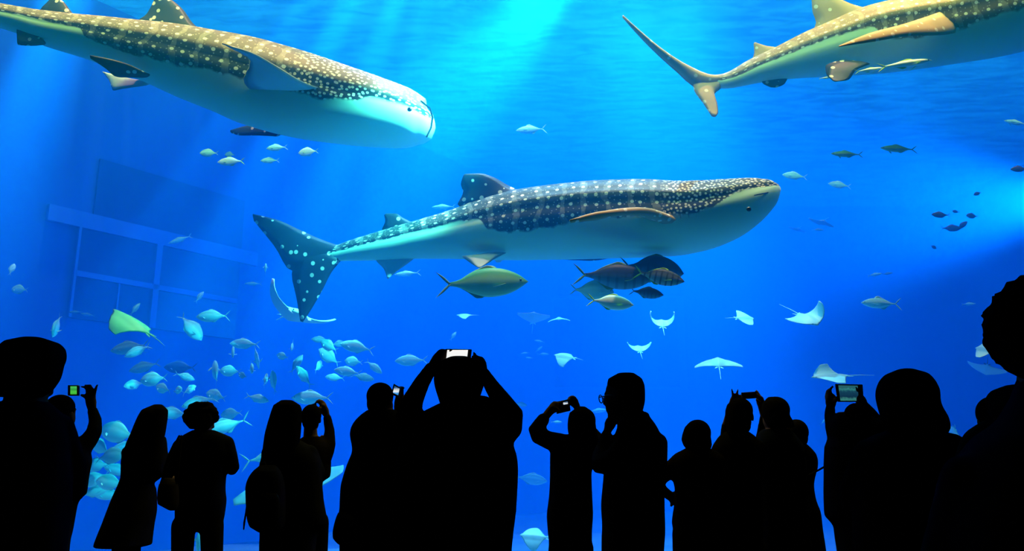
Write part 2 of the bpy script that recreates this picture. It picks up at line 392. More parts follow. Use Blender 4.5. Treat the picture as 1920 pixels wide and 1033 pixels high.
def shark(label, top, bot, Yf, x0, x1, width=1.0, u0=0.0, u1=1.0, fins=(), N=110, which=0, near=0.0):
    """top/bot: outlines in the photo, Yf(px): how far away the spine is; u0..u1: share of the body that x0..x1 covers"""
    tx, ty = zip(*top); bx_, by_ = zip(*bot)
    qs = x0 + (x1 - x0) * (1 - (1 - np.linspace(0, 1, N)) ** 1.15)
    cen, rad = [], []
    for q in qs:
        Y = Yf(q) - near; a = at(q, float(curve(tx, ty, [q])[0]), Y); b = at(q, float(curve(bx_, by_, [q])[0]), Y)
        cen.append((a + b) / 2); rad.append((a - b).length / 2)
    rv = .31 + (.075, .13, .12)[which]; M_ = 48; rings = []; uv = []
    for i in range(N):
        t = (cen[min(i+1, N-1)] - cen[max(i-1, 0)]).normalized()
        side = t.cross(Vector((0, 0, 1))).normalized(); up = side.cross(t).normalized()
        uu = u0 + (u1 - u0) * (qs[i] - x0) / (x1 - x0)
        wq = float(curve([0, .12, .3, .55, .8, .93, 1], [.62, .75, .9, 1.0, 1.1, 1.2, 1.15], [uu])[0]) * width
        ring = []
        for j in range(M_):
            ph = 2 * math.pi * j / M_; c, s_ = math.cos(ph), math.sin(ph)
            vv = (ph if ph <= math.pi else 2 * math.pi - ph) / math.pi
            rg = 1 + .07 * math.exp(-((vv - rv) / .022) ** 2) + .035 * math.exp(-((vv - rv + .13) / .018) ** 2) - .05 * math.exp(-((vv - rv - .06) / .05) ** 2)
            rr = rad[i]
            ring.append(cen[i] + up * (c * rr) + side * (s_ * rr * wq * rg) + up * (rg - 1) * c * rr * .5)
            uv.append((uu, vv))
        rings.append(ring)
    B = Build()
    B.rings(rings, uv=uv)
    org = sum(cen, Vector()) / N
    body = B.make('whale_shark', M_SH[which], origin=org)
    # uv of the two tips
    tag(body, label, 'whale shark')
    M_sf = M_sfin if which != 2 else M_sunlit_fin
    for nm, lead, trail, th, mats in fins:
        f_ = lambda P_: [at(p[0], p[1], p[2] - near) for p in P_]
        if mats == 'pale': fb = fin(f_(lead), f_(trail), th); mm = [M_spale]
        elif mats == 'tan': fb = fin(f_(lead), f_(trail), th); mm = [M_sunlit_fin]
        elif mats == 'navy': fb = fin(f_(lead), f_(trail), th); mm = [M_sfin]  # dark skin for fins in shade, the shade being in the colour
        elif mats == 'two': fb = fin(f_(lead), f_(trail), th, mi_top=0, mi_bot=1); mm = [M_sf, M_spale]
        else: fb = fin(f_(lead), f_(trail), th); mm = [M_sf]
        fb.make(nm, mm, parent=body, origin=org)
    return body, org

# the one in the middle, swimming right
Y2 = lambda x: 13.0 - .9 * (x - 625) / 835
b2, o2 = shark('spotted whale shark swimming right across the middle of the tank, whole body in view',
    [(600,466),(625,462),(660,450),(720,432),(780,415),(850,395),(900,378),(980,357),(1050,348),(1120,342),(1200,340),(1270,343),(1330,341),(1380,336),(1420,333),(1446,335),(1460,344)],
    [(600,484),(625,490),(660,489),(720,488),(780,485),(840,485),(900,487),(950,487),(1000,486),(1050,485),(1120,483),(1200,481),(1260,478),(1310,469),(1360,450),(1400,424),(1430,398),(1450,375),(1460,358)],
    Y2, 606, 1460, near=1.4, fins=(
    ('tail_fin', [(640,462,12.98),(600,448,13),(560,430,13.02),(520,412,13.05),(474,401,13.1)], [(628,490,12.98),(588,502,13.0),(549,508,13.02),(515,462,13.05),(476,414,13.1)], .06, 'dark'),
    ('tail_fin', [(640,488,12.98),(622,510,13),(604,545,13.05),(585,578,13.08),(568,604,13.1)], [(600,468,12.98),(560,480,13.0),(547,512,13.05),(556,560,13.08),(563,602,13.1)], .06, 'dark'),
    ('dorsal_fin', [(985,362,12.55),(950,346,12.6),(925,332,12.6),(900,325,12.6),(872,326,12.62)], [(872,392,12.7),(858,383,12.7),(868,360,12.68),(864,345,12.65),(868,330,12.62)], .07, 'dark'),
    ('second_dorsal_fin', [(775,418,12.85),(755,408,12.86),(742,400,12.87),(724,400,12.87)], [(726,434,12.9),(716,430,12.9),(722,414,12.88),(720,403,12.87)], .035, 'dark'),
    ('pectoral_fin', [(1268,412,11.75),(1225,396,11.45),(1180,392,11.2),(1120,397,10.95),(1068,412,10.75)], [(1205,408,11.85),(1190,402,11.6),(1165,404,11.3),(1120,412,11.0),(1070,418,10.77)], .07, 'tan'),
    ('pectoral_fin', [(1190,470,12.9),(1130,485,13.3),(1080,487,13.6),(1045,486,13.8)], [(1150,468,13.0),(1110,480,13.3),(1070,483,13.6),(1045,482,13.8)], .05, 'two'),
    ('pelvic_fin', [(950,474,12.4),(930,484,12.3),(915,494,12.25),(900,502,12.2)], [(885,478,12.5),(866,480,12.4),(880,492,12.3),(896,502,12.22)], .025, 'pale'),
    ('pelvic_fin', [(965,470,12.9),(950,482,13.1),(938,492,13.2)], [(930,470,12.9),(925,482,13.1),(930,492,13.2)], .025, 'pale'),
    ('anal_fin', [(785,478,12.85),(765,494,12.85),(745,508,12.85),(728,523,12.85)], [(716,482,12.9),(705,487,12.9),(720,505,12.88),(726,522,12.86)], .025, 'pale')))
# the one at the upper left, swimming right and seen from below
Y1 = lambda x: 10.7 + .9 * (x + 150) / 960
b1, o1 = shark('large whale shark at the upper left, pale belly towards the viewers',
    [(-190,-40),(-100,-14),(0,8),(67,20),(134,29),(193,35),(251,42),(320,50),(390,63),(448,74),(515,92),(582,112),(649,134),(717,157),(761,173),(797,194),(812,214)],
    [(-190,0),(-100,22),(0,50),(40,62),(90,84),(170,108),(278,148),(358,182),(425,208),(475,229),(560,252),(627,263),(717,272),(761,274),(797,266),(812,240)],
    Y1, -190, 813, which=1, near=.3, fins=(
    ('tail_fin', [(-170,-30,10.6),(-230,-80,10.6),(-330,-170,10.6)], [(-180,-10,10.6),(-250,-60,10.6),(-332,-166,10.6)], .05, 'dark'),
    ('tail_fin', [(-165,5,10.6),(-200,50,10.6),(-235,110,10.6)], [(-195,-20,10.6),(-235,40,10.6),(-240,108,10.6)], .05, 'dark'),
    ('dorsal_fin', [(392,66,11.1),(362,44,11.1),(345,20,11.1),(328,4,11.1),(303,-12,11.1)], [(262,48,11.15),(258,40,11.15),(274,27,11.14),(285,8,11.12),(292,-8,11.1)], .07, 'dark'),
    ('second_dorsal_fin', [(140,30,10.95),(128,14,10.95),(118,2,10.95),(102,-5,10.95)], [(72,24,10.95),(78,14,10.95),(86,6,10.95),(96,-4,10.95)], .035, 'dark'),
    ('pectoral_fin', [(610,168,10.9),(566,152,10.5),(520,124,10.15),(470,97,9.85),(416,81,9.6)], [(500,176,11.0),(466,166,10.7),(456,152,10.4),(468,112,10.0),(420,84,9.62)], .05, 'pale'),
    ('pectoral_fin', [(560,228,11.8),(500,234,12.1),(460,236,12.3),(432,244,12.5)], [(520,256,11.8),(480,254,12.1),(450,254,12.3),(433,249,12.5)], .04, 'dark'),
    ('pelvic_fin', [(282,140,10.8),(240,120,10.6),(205,110,10.5),(168,103,10.45)], [(262,146,10.85),(215,143,10.7),(200,130,10.55),(170,110,10.46)], .03, 'dark'),
    ('pelvic_fin', [(285,152,11.4),(240,146,11.6),(192,134,11.7)], [(275,160,11.4),(214,170,11.6),(206,152,11.7)], .03, 'pale'),
    ('anal_fin', [(86,80,10.8),(70,62,10.8),(50,54,10.8),(32,52,10.8)], [(84,84,10.8),(62,86,10.8),(34,84,10.8),(31,60,10.8)], .025, 'dark')))
# the one at the upper right, tail towards the viewers
Y3 = lambda x: 11.9 - 1.0 * (x - 1345) / 750
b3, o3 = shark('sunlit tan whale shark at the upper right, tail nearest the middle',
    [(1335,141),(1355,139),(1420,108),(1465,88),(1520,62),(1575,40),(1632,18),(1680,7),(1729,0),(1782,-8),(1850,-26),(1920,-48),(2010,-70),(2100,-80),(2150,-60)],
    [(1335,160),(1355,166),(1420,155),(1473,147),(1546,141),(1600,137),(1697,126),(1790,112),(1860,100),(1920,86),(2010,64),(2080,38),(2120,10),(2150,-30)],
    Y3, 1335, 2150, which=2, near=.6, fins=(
    ('tail_fin', [(1362,142,11.9),(1335,140,11.85),(1290,122,11.75),(1240,90,11.6),(1190,48,11.45),(1168,28,11.4)], [(1350,162,11.9),(1310,166,11.85),(1265,132,11.75),(1215,86,11.6),(1178,46,11.45),(1167,33,11.4)], .06, 'dark'),
    ('tail_fin', [(1352,166,11.9),(1340,178,11.85),(1345,193,11.75),(1347,210,11.7),(1342,219,11.65)], [(1342,141,11.9),(1305,142,11.85),(1300,165,11.8),(1319,195,11.72),(1334,218,11.66)], .06, 'dark'),
    ('dorsal_fin', [(1640,18,11.55),(1605,10,11.55),(1580,0,11.55),(1555,-14,11.55),(1526,-34,11.55)], [(1545,62,11.65),(1521,64,11.65),(1530,42,11.62),(1523,20,11.6),(1520,-30,11.56)], .07, 'dark'),
    ('second_dorsal_fin', [(1470,90,11.78),(1452,88,11.8),(1438,86,11.8),(1415,79,11.8)], [(1426,110,11.8),(1411,110,11.8),(1414,96,11.8),(1413,82,11.8)], .035, 'dark'),
    ('pectoral_fin', [(1800,60,11.0),(1765,66,10.7),(1700,68,10.4),(1640,78,10.2),(1572,88,10.05)], [(1782,15,11.0),(1740,30,10.75),(1690,46,10.45),(1630,62,10.22),(1574,85,10.06)], .05, 'two'),
    ('pectoral_fin', [(1935,-5,12.0),(1910,8,12.3),(1880,14,12.5),(1855,2,12.7)], [(1900,-20,12.0),(1885,-10,12.3),(1870,-4,12.5),(1856,0,12.7)], .04, 'two'),
    ('pelvic_fin', [(1632,120,11.2),(1605,132,11.1),(1590,150,11.05),(1568,153,11.0)], [(1575,112,11.3),(1548,124,11.2),(1550,140,11.1),(1562,152,11.02)], .025, 'navy'),
    ('anal_fin', [(1480,140,11.75),(1470,158,11.75),(1457,164,11.75)], [(1426,146,11.78),(1430,156,11.77),(1445,164,11.75)], .025, 'navy')))
def bead(parent, org, c, r):
    Build().ball(at(*c), r, r * .6, r, n=10, m=6).make('eye', M_eye, parent=parent, origin=org)
bead(b2, o2, (1404,392,9.85), .033); bead(b1, o1, (768,205,10.45), .035); bead(b3, o3, (2090,10,9.3), .035)
# mouths
def lip(parent, org, pts, r=.012):
    Build().tube([(at(*p), r) for p in pts], n=6).make('mouth', M_eye, parent=parent, origin=org)
lip(b1, o1, [(790,190,10.52),(806,203,10.65),(811,220,10.75),(808,240,10.8),(800,256,10.8)], .014)
lip(b2, o2, [(1461,352,10.65),(1452,358,10.55),(1436,362,10.42),(1415,366,10.25)], .010)

# ------------------------------------------------------------------ fish
def fish_mat(name, back, side, belly, bars=0.0):
    m, n, l = new_mat(name)
    o_ = n.new('ShaderNodeOutputMaterial'); p = n.new('ShaderNodeBsdfPrincipled'); l.new(p.outputs[0], o_.inputs[0])
    p.inputs['Roughness'].default_value = .5; p.inputs['Specular IOR Level'].default_value = .15
    uvn = n.new('ShaderNodeUVMap'); sx = n.new('ShaderNodeSeparateXYZ'); l.new(uvn.outputs[0], sx.inputs[0])
    r = n.new('ShaderNodeValToRGB'); e = r.color_ramp.elements
    e[0].position = .28; e[0].color = (*back, 1); e[1].position = .75; e[1].color = (*belly, 1); q = e.new(.42); q.color = (*side, 1)
    l.new(sx.outputs[1], r.inputs[0]); out = r.outputs[0]
    if bars:
        w = n.new('ShaderNodeMath'); w.operation = 'SINE'; a = n.new('ShaderNodeMath'); a.operation = 'MULTIPLY'; a.inputs[1].default_value = 50
        l.new(sx.outputs[0], a.inputs[0]); l.new(a.outputs[0], w.inputs[0])
        g = n.new('ShaderNodeMath'); g.operation = 'GREATER_THAN'; g.inputs[1].default_value = .55; l.new(w.outputs[0], g.inputs[0])
        h = n.new('ShaderNodeMath'); h.operation = 'MULTIPLY'; h.inputs[1].default_value = bars; l.new(g.outputs[0], h.inputs[0])
        x = n.new('ShaderNodeMix'); x.data_type = 'RGBA'; l.new(h.outputs[0], x.inputs[0]); l.new(out, x.inputs[6]); x.inputs[7].default_value = (.01, .02, .03, 1); out = x.outputs[2]
    l.new(out, p.inputs['Base Color']); return m
FM = {'silver': fish_mat('silver_fish_skin', (.18,.6,.5), (.42,.95,.82), (.48,.95,.85)),
      'dim': fish_mat('grey_green_fish_skin', (.06,.26,.24), (.18,.5,.46), (.28,.6,.55)),
      'dark': fish_mat('dark_fish_skin', (.012,.03,.05), (.03,.06,.09), (.06,.1,.13)),
      'green': fish_mat('green_backed_fish_skin', (.06,.34,.12), (.25,.6,.28), (.35,.65,.42)),
      'banded': fish_mat('banded_fish_skin', (.03,.05,.07), (.16,.2,.22), (.3,.4,.42), .7),
      'smoky': fish_mat('smoky_fish_skin', (.006,.016,.035), (.012,.03,.065), (.12,.28,.4), .35),
      'bright': fish_mat('bright_silver_fish_skin', (.5,.85,.75), (.75,1,.92), (.8,1,.95))}
M_finc = {'silver': plain('silver_fin', (.28,.66,.58)), 'dim': plain('grey_green_fin', (.12,.32,.3)), 'dark': plain('dark_fin', (.02,.04,.06)),
          'green': plain('green_fin', (.12,.28,.16)), 'banded': plain('yellow_green_fin', (.25,.5,.02)), 'smoky': plain('olive_fin', (.10,.22,.02)),
          'bright': plain('yellow_fin', (.35,.7,.02))}

# profile: half height above / below the axis along the body from nose (0) to tail root (1)
KINDS = {
 'jack':  dict(n='jack_fish', cat='fish', up=[0,.085,.135,.162,.17,.155,.11,.045,.02], dn=[0,.075,.125,.15,.158,.14,.10,.042,.02], w=.42, tail=.15, dors=.03),
 'deep':  dict(n='deep_bodied_fish', cat='fish', up=[0,.125,.19,.225,.232,.21,.155,.065,.025], dn=[0,.11,.175,.205,.212,.19,.14,.06,.025], w=.38, tail=.14, dors=.025),
 'slim':  dict(n='mackerel', cat='fish', up=[0,.05,.078,.095,.1,.088,.06,.025,.012], dn=[0,.045,.075,.092,.1,.088,.058,.025,.012], w=.7, tail=.13, dors=.03),
 'tuna':  dict(n='tuna', cat='fish', up=[0,.07,.11,.13,.138,.118,.075,.025,.012], dn=[0,.065,.102,.122,.128,.11,.07,.025,.012], w=.7, tail=.17, dors=.05),
 'remora': dict(n='remora', cat='fish', up=[.0,.04,.055,.06,.06,.055,.045,.03,.018], dn=[0,.03,.05,.06,.065,.06,.045,.03,.018], w=.9, tail=.09, dors=.03)}
FISHN = [0]; PROTO = {}
def fish_proto(kind, tone):
    K = KINDS[kind]; B = Build(); rings = []; uv = []; NS, M_ = 18, 14
    tt = np.linspace(0, 1, 9); ss = np.linspace(0.012, 1, NS) ** 1.4
    for s_ in ss:
        u_ = float(curve(tt, K['up'], [s_])[0]); d_ = float(curve(tt, K['dn'], [s_])[0]); x = .5 - s_ * .86
        w_ = (u_ + d_) / 2 * K['w'] * (1.0 if s_ < .75 else 1 - .5 * (s_ - .75) / .25)
        r = []
        for j in range(M_):
            ph = 2 * math.pi * j / M_; c = math.cos(ph)
            r.append(Vector((x, math.sin(ph) * w_, c * (u_ if c > 0 else d_)))); vv = (ph if ph <= math.pi else 2 * math.pi - ph) / math.pi
            uv.append((s_, vv))
        rings.append(r)
    B.rings(rings, uv=uv)
    body = B.make(K['n'], FM[tone])
    fm = M_finc[tone]; T = K['tail']; V = Vector
    tb = Build(); fin([V((-.34,0,0)), V((-.42,0,T*.55)), V((-.52,0,T))], [V((-.36,0,-.01)), V((-.41,0,T*.22)), V((-.515,0,T*.98))], .006, n=7, B=tb)
    fin([V((-.34,0,0)), V((-.42,0,-T*.55)), V((-.52,0,-T))], [V((-.36,0,.01)), V((-.41,0,-T*.22)), V((-.515,0,-T*.98))], .006, n=7, B=tb)
    tb.make('tail_fin', fm, parent=body)
    hu = lambda s_: float(curve(tt, K['up'], [s_])[0]); hd = lambda s_: float(curve(tt, K['dn'], [s_])[0]); D = K['dors']
    fin([V((.5-.86*.38,0,hu(.38)*.93)), V((.5-.86*.44,0,hu(.44)+D*.7)), V((.5-.86*.52,0,hu(.5)+D))], [V((.5-.86*.9,0,hu(.9)*.8)), V((.5-.86*.7,0,hu(.7)+D*.2)), V((.5-.86*.54,0,hu(.52)+D*.9))], .005, n=7).make('dorsal_fin', fm, parent=body)
    fin([V((.5-.86*.55,0,-hd(.55)*.93)), V((.5-.86*.6,0,-hd(.6)-D*.7)), V((.5-.86*.66,0,-hd(.64)-D))], [V((.5-.86*.9,0,-hd(.9)*.8)), V((.5-.86*.78,0,-hd(.78)-D*.2)), V((.5-.86*.68,0,-hd(.66)-D*.9))], .005, n=7).make('anal_fin', fm, parent=body)
    for sd in (1, -1):
        wq = (hu(.3) + hd(.3)) / 2 * K['w'] * sd
        fin([V((.26,wq*.85,-.02)), V((.2,wq*1.3+.05*sd,-.05)), V((.12,wq+.12*sd,-.08))], [V((.2,wq*.85,-.04)), V((.15,wq*1.3+.03*sd,-.07)), V((.115,wq+.115*sd,-.083))], .005, n=6).make('pectoral_fin', fm, parent=body)
        s_ = .1; wy = (hu(s_) + hd(s_)) / 2 * K['w']
        Build().ball((.5-.86*s_, wy*.93*sd, hu(s_)*.25), .013, .008, .013, n=8, m=6).make('eye', M_eye, parent=body)
    return body
def copy_tree(o, parent=None):
    c = o.copy(); COL.objects.link(c)
    if parent is not None: c.parent = parent
    for ch in [q for q in o.children]: copy_tree(ch, c)
    return c
def frame_from(fwd, up):
    x = fwd.normalized(); y = up.cross(x).normalized(); z = x.cross(y)
    return Matrix(((x.x, y.x, z.x), (x.y, y.y, z.y), (x.z, y.z, z.z))).to_4x4()
def fish(kind, tone, px, py, Lpx, ang, Y, label, turn=0, group=None, roll=0):
    """Lpx: length in the photo as if seen side on; ang: heading in the picture (0 right, 90 up, 180 left); turn: towards (-) or away (+)"""
    c = at(px, py, Y); size = Lpx * (at(px + 1, py, Y) - at(px, py, Y)).length
    a = math.radians(ang); t = math.radians(turn)
    side = Vector((1, 0, 0)); up = Vector((0, 0, 1))
    fwd = (side * math.cos(a) + up * math.sin(a)) * math.cos(t) + Vector((0, 1, 0)) * math.sin(t)
    upv = Vector((0, 0, 1)) if abs(fwd.z) < .93 else Vector((-.5, .3, 1))
    upv = Quaternion(fwd, math.radians(roll)) @ upv
    if (kind, tone) not in PROTO:
        o = PROTO[(kind, tone)] = fish_proto(kind, tone)
    else:
        o = copy_tree(PROTO[(kind, tone)])
    o.matrix_world = Matrix.Translation(c) @ frame_from(fwd, upv) @ Matrix.Diagonal((size, size, size, 1))
    tag(o, label, 'fish', group)
    return o

GS = 'fish schooling low on the left'; GT = 'small fish under the upper left shark'; GR = 'yellow finned fish under the middle shark'
GD = 'dark fish against the bright patch on the right'; GH = 'fish heaped behind the couple'; GM = 'slender fish ahead of the middle shark'
FISH = [
 # kind tone px py L ang Y label turn group
 ('jack','silver',399,593,62,180,12.6,'bright silver fish facing left beside the yellow green ray',10,GS),
 ('deep','silver',358,614,56,-52,12.9,'deep bodied fish diving to the right, tail up',20,GS),
 ('jack','dim',243,652,66,190,13.2,'pale green fish facing left, its tail covered by a brighter fish',0,GS),
 ('jack','silver',258,658,48,205,12.8,'bright fish overlapping the tail of a pale green one',0,GS),
 ('jack','dim',271,688,54,196,14.2,'dim grey green fish nosing down to the left',0,GS),
 ('deep','silver',288,711,54,185,12.7,'brightest round fish above the head of the long haired woman',15,GS),
 ('deep','silver',252,721,36,200,12.9,'round fish turned half towards the window, lowest left of its cluster',-45,GS),
 ('jack','silver',346,706,38,-18,13.2,'small fish nosing down right under a dark back',0,GS),
 ('deep','silver',306,729,38,165,12.9,'round fish facing left, overlapped by a smaller one',25,GS),
 ('deep','silver',333,732,30,10,12.6,'small round fish facing right in the lower left cluster',-40,GS),
 ('jack','silver',355,731,38,60,13.0,'small fish seen end on with both side fins spread, low on the left',60,GS),
 ('jack','dark',338,689,62,178,15.5,'dark backed fish behind the lower left cluster',10,GS),
 ('deep','silver',404,698,56,115,13.1,'tall upright fish, back turned to the window',35,GS),
 ('deep','silver',432,696,42,175,12.8,'plump bright fish facing left next to the upright one',15,GS),
 ('jack','silver',437,657,40,-70,13.0,'fish swimming down with side fins spread, left of the curve of fish',-40,GS),
 ('jack','silver',459,645,52,178,12.8,'fish facing left at the top of the curve of fish',0,GS),
 ('jack','silver',481,668,46,-80,13.2,'slim fish swimming straight down in the curve of fish',15,GS),
 ('deep','silver',472,689,34,-60,12.7,'bright fish facing down with side fins out, inside the curve of fish',-45,GS),
 ('deep','dim',455,704,24,160,13.4,'faint small round fish behind the plump bright one',30,GS),
 ('jack','silver',548,649,34,-75,13.2,'small fish seen from the front with its side fins spread, upper one of two',-55,GS),
 ('deep','silver',530,668,28,165,13.2,'small round fish facing left below the front facing one',25,GS),
 ('jack','dim',556,683,38,62,13.6,'grey green fish swimming up to the right',10,GS),
 ('jack','silver',570,706,48,130,13.0,'fish pointing up left with its forked tail low on the right',10,GS),
 ('deep','silver',597,687,32,75,13.3,'small fish swimming up, side fins out, left of the tight cluster',50,GS),
 ('deep','silver',498,713,34,95,13.1,'narrow upright fish, left one of two side by side',45,GS),
 ('deep','silver',513,716,46,108,12.9,'upright fish with a forked tail, right one of two side by side',20,GS),
 ('jack','dim',601,637,34,175,13.6,'dim fish at the top of the tight cluster under the manta',10,GS),
 ('deep','silver',617,649,40,150,12.9,'brightest fish of the tight cluster under the manta',20,GS),
 ('deep','dim',634,645,26,10,13.8,'faint round fish at the right of the tight cluster',30,GS),
 ('deep','silver',617,669,48,145,13.3,'large pale fish at the bottom of the tight cluster',10,GS),
 ('jack','silver',669,651,60,168,12.7,'fish facing left with its forked tail down right, beside the tight cluster',0,GS),
 ('deep','silver',663,678,36,172,13.1,'round fish facing left above the group of three',20,GS),
 ('jack','silver',701,688,36,-38,13.0,'rightmost fish of the school, nose down to the right',0,GS),
 ('jack','silver',628,708,36,175,13.2,'left one of three overlapping fish',10,GS),
 ('jack','silver',652,697,48,172,12.9,'upper one of three overlapping fish',0,GS),
 ('jack','dim',680,707,40,-12,13.3,'right one of three overlapping fish',10,GS),
 ('jack','silver',482,747,42,-14,12.9,'lone fish facing right, above and left of the woman with the backpack',0,GS),
 ('jack','silver',585,746,70,180,12.5,'long pale fish facing left, just above the raised phone',0,GS),
 ('jack','silver',374,754,62,195,12.6,'long fish nosing left above the curly haired visitor',0,GS),
 ('deep','silver',405,742,44,165,13.0,'broad fish behind the long one above the curly head',20,GS),
 ('deep','silver',434,776,42,185,13.0,'fish facing left beside the curly haired visitor',15,GS),
 ('tuna','silver',424,799,84,198,12.4,'tuna shaped fish with a tall forked tail right of the curly head',0,GS),
 ('tuna','silver',505,856,96,12,12.2,'tuna shaped fish facing right, mostly hidden by the woman with the backpack',0,GS),
 ('jack','silver',325,775,60,175,12.8,'fish between the long haired woman and the curly haired visitor',0,GS),
 ('jack','silver',771,676,56,182,13.0,'lone fish facing left beside the raised arm of the man in the middle',0,GS),
 ('jack','silver',253,580,26,55,13.8,'tiny fish swimming up behind the yellow green ray',0,GS),
 ('deep','silver',106,611,46,-88,12.6,'fish swimming down at the far left with side fins spread wide',-25,GS),
 ('deep','silver',22,505,24,88,13.6,'small upright fish by the left edge',20,GS),
 ('deep','silver',37,543,36,175,13.2,'round fish facing left by the left edge, just above the visitor with bobbed hair',15,GS),
 ('jack','silver',374,557,24,65,14.5,'tiny fish swimming up in front of the framed panes',20,GS),
 ('deep','silver',498,504,24,100,14.2,'small upright fish above the curved wing of the manta',25,GS),
 ('slim','dim',475,532,30,180,16.0,'faint thin fish left of the tail tip of the middle shark',0,GS),
 ('slim','silver',338,449,42,200,15.5,'slender fish in front of the upper window frame',0,GS),
 ('slim','dim',142,585,24,180,16.5,'faint fish at the foot of the panes, leftmost of three',0,GS),
 ('slim','dim',165,590,26,170,17.0,'faint fish at the foot of the panes, middle of three',0,GS),
 ('slim','dim',184,583,20,35,17.6,'faint fish at the foot of the panes, rightmost of three',0,GS),
 ('slim','dim',262,655,30,150,16.5,'thin faint fish hidden among the lower left cluster',0,GS),
 # heap behind the couple
 ('deep','silver',222,812,88,170,12.2,'big fish at the top of the heap of fish behind the couple',15,GH),
 ('deep','silver',188,838,58,150,12.4,'upper left fish of the heap, nose up to the left',15,GH),
 ('deep','dim',206,856,66,10,12.1,'middle fish of the heap with a dark mouth facing right',-15,GH),
 ('deep','silver',182,872,56,185,12.5,'left fish of the heap at the level of the woman\'s elbow',10,GH),
 ('jack','silver',222,882,62,165,12.6,'fish in the heap close behind the woman\'s back',0,GH),
 ('deep','silver',178,898,58,200,12.3,'fish low in the heap beside the green phone\'s holder',0,GH),
 ('deep','silver',208,905,66,175,12.1,'broad fish near the bottom of the heap',10,GH),
 ('jack','silver',176,922,62,15,12.4,'bottom left fish of the heap facing right',0,GH),
 ('jack','silver',206,927,64,182,12.6,'lowest fish of the heap, belly near the sand',0,GH),
 ('jack','silver',238,838,60,190,13.0,'fish at the right side of the heap, half hidden by the woman',0,GH),
 # below the upper left shark
 ('deep','silver',392,287,32,180,12.0,'small fish facing left, first of the group under the upper left shark',0,GT),
 ('deep','dim',431,290,22,170,12.6,'dim little fish just above the brightest one',20,GT),
 ('jack','bright',433,303,46,183,11.8,'brightest white fish of the group under the upper left shark',0,GT),
 ('jack','silver',519,277,36,185,12.2,'small fish facing left, upper one right of the bright fish',0,GT),
 ('jack','silver',506,301,32,182,12.2,'small fish facing left, lower one right of the bright fish',0,GT),
 ('deep','bright',578,285,36,183,11.9,'bright fish at the right end of the group under the upper left shark',10,GT),
 # middle
 ('jack','green',905,531,172,2,10.3,'large green backed jack swimming right under the middle shark',0,None),
 ('slim','silver',764,513,50,185,13.8,'slender fish behind the hind fin of the middle shark',0,None),
 ('tuna','silver',996,243,58,184,12.8,'lone pale fish high in the middle of the tank',0,None),
 ('slim','silver',832,388,46,182,16.0,'faint slender fish behind the dorsal fin of the middle shark',0,None),
 ('jack','smoky',1150,519,150,-4,10.4,'large smoky fish with yellow tail, left one under the middle shark',0,GR),
 ('deep','smoky',1222,505,122,-8,10.8,'humped dark fish behind, highest of the yellow finned group',0,GR),
 ('jack','banded',1236,519,96,-14,10.15,'silver banded fish with a green face, at the front of the group',-10,GR),
 ('jack','bright',1145,567,88,-7,10.0,'bright fish with a yellow green tail, lowest of the group',0,GR),
 ('deep','silver',1110,545,84,-4,10.85,'pale checkered fish with a yellow tail behind the smoky one',0,GR),
 ('jack','smoky',1212,549,66,-8,10.5,'small dark fish under the banded one',0,GR),
 # right
 ('slim','green',1588,289,62,178,11.2,'left one of two green mackerel high on the right',0,GM),
 ('slim','green',1685,279,70,177,11.0,'right one of two green mackerel high on the right, dark tail',0,GM),
 ('jack','silver',1490,330,46,170,13.2,'pale fish just ahead of the middle shark\'s nose',10,GM),
 ('jack','silver',1574,347,42,168,14.2,'dim fish right of the middle shark\'s nose, tail low',10,GM),
 ('slim','silver',1906,230,48,170,12.8,'fish at the right edge with its tail out of view',0,GM),
 ('jack','dark',1912,317,36,182,12.6,'dark fish cut by the right edge',0,GD),
 ('jack','dark',1764,403,36,178,13.0,'darkest small fish in the bright patch, forked tail to the right',0,GD),
 ('deep','dark',1792,397,14,170,16.5,'tiny faint fish right of the darkest one',0,GD),
 ('deep','dark',1823,405,24,175,15.0,'round dusky fish right of the darkest one',0,GD),
 ('deep','dark',1833,363,17,200,14.5,'small round dusky fish highest of the dark ones',0,GD),
 ('jack','dark',1783,428,40,0,15.0,'dusky fish facing right, left one of a touching pair',0,GD),
 ('jack','dark',1804,423,28,35,15.2,'dusky fish pointing up right, right one of a touching pair',0,GD),
 ('deep','dark',1750,463,14,-30,16.5,'lowest tiny dark fish beneath the bright patch',0,GD),
 ('tuna','silver',1652,569,76,178,12.0,'blue grey tuna facing left with its tail fin upright',0,None),
 ('slim','silver',1640,515,30,10,16.5,'thin pale fish at the foot of the bright patch, left one of two',0,None),
 ('slim','dim',1664,513,22,8,17.5,'thin pale fish at the foot of the bright patch, right one of two',0,None),
 ('slim','silver',1816,570,28,2,16.5,'tiny slender fish left of the curly head',0,None),
 ('slim','dim',1533,431,26,0,17.0,'thin faint fish under the wavy ray',0,None),
 ('jack','silver',850,630,20,55,15.0,'tiny fish tilted up right above the man\'s raised phone',0,None),
 ('jack','dim',976,758,26,-10,15.0,'small fish right of the raised elbow of the man in the middle',0,None),
 ('slim','silver',1043,791,22,0,13.5,'tiny fish seen under the forearm of the woman taking a picture',0,None),
 ('slim','dim',1120,770,40,5,16.5,'faint long fish in front of the man with glasses',0,None),
 ('jack','dim',995,898,64,-8,15.5,'faint large fish low between the two visitors taking pictures',0,None),
 ('slim','dim',1012,640,22,170,18.0,'faint distant fish over the far window, highest of its group',0,'faint distant fish over the far window'),
 ('slim','dim',985,662,18,185,18.0,'faint distant fish over the far window, left of its group',0,'faint distant fish over the far window'),
 ('slim','dim',1010,655,20,40,18.0,'faint distant fish over the far window, tilted up',0,'faint distant fish over the far window'),
 ('slim','dim',1018,664,24,0,18.0,'faint distant fish over the far window, lowest of its group',0,'faint distant fish over the far window'),
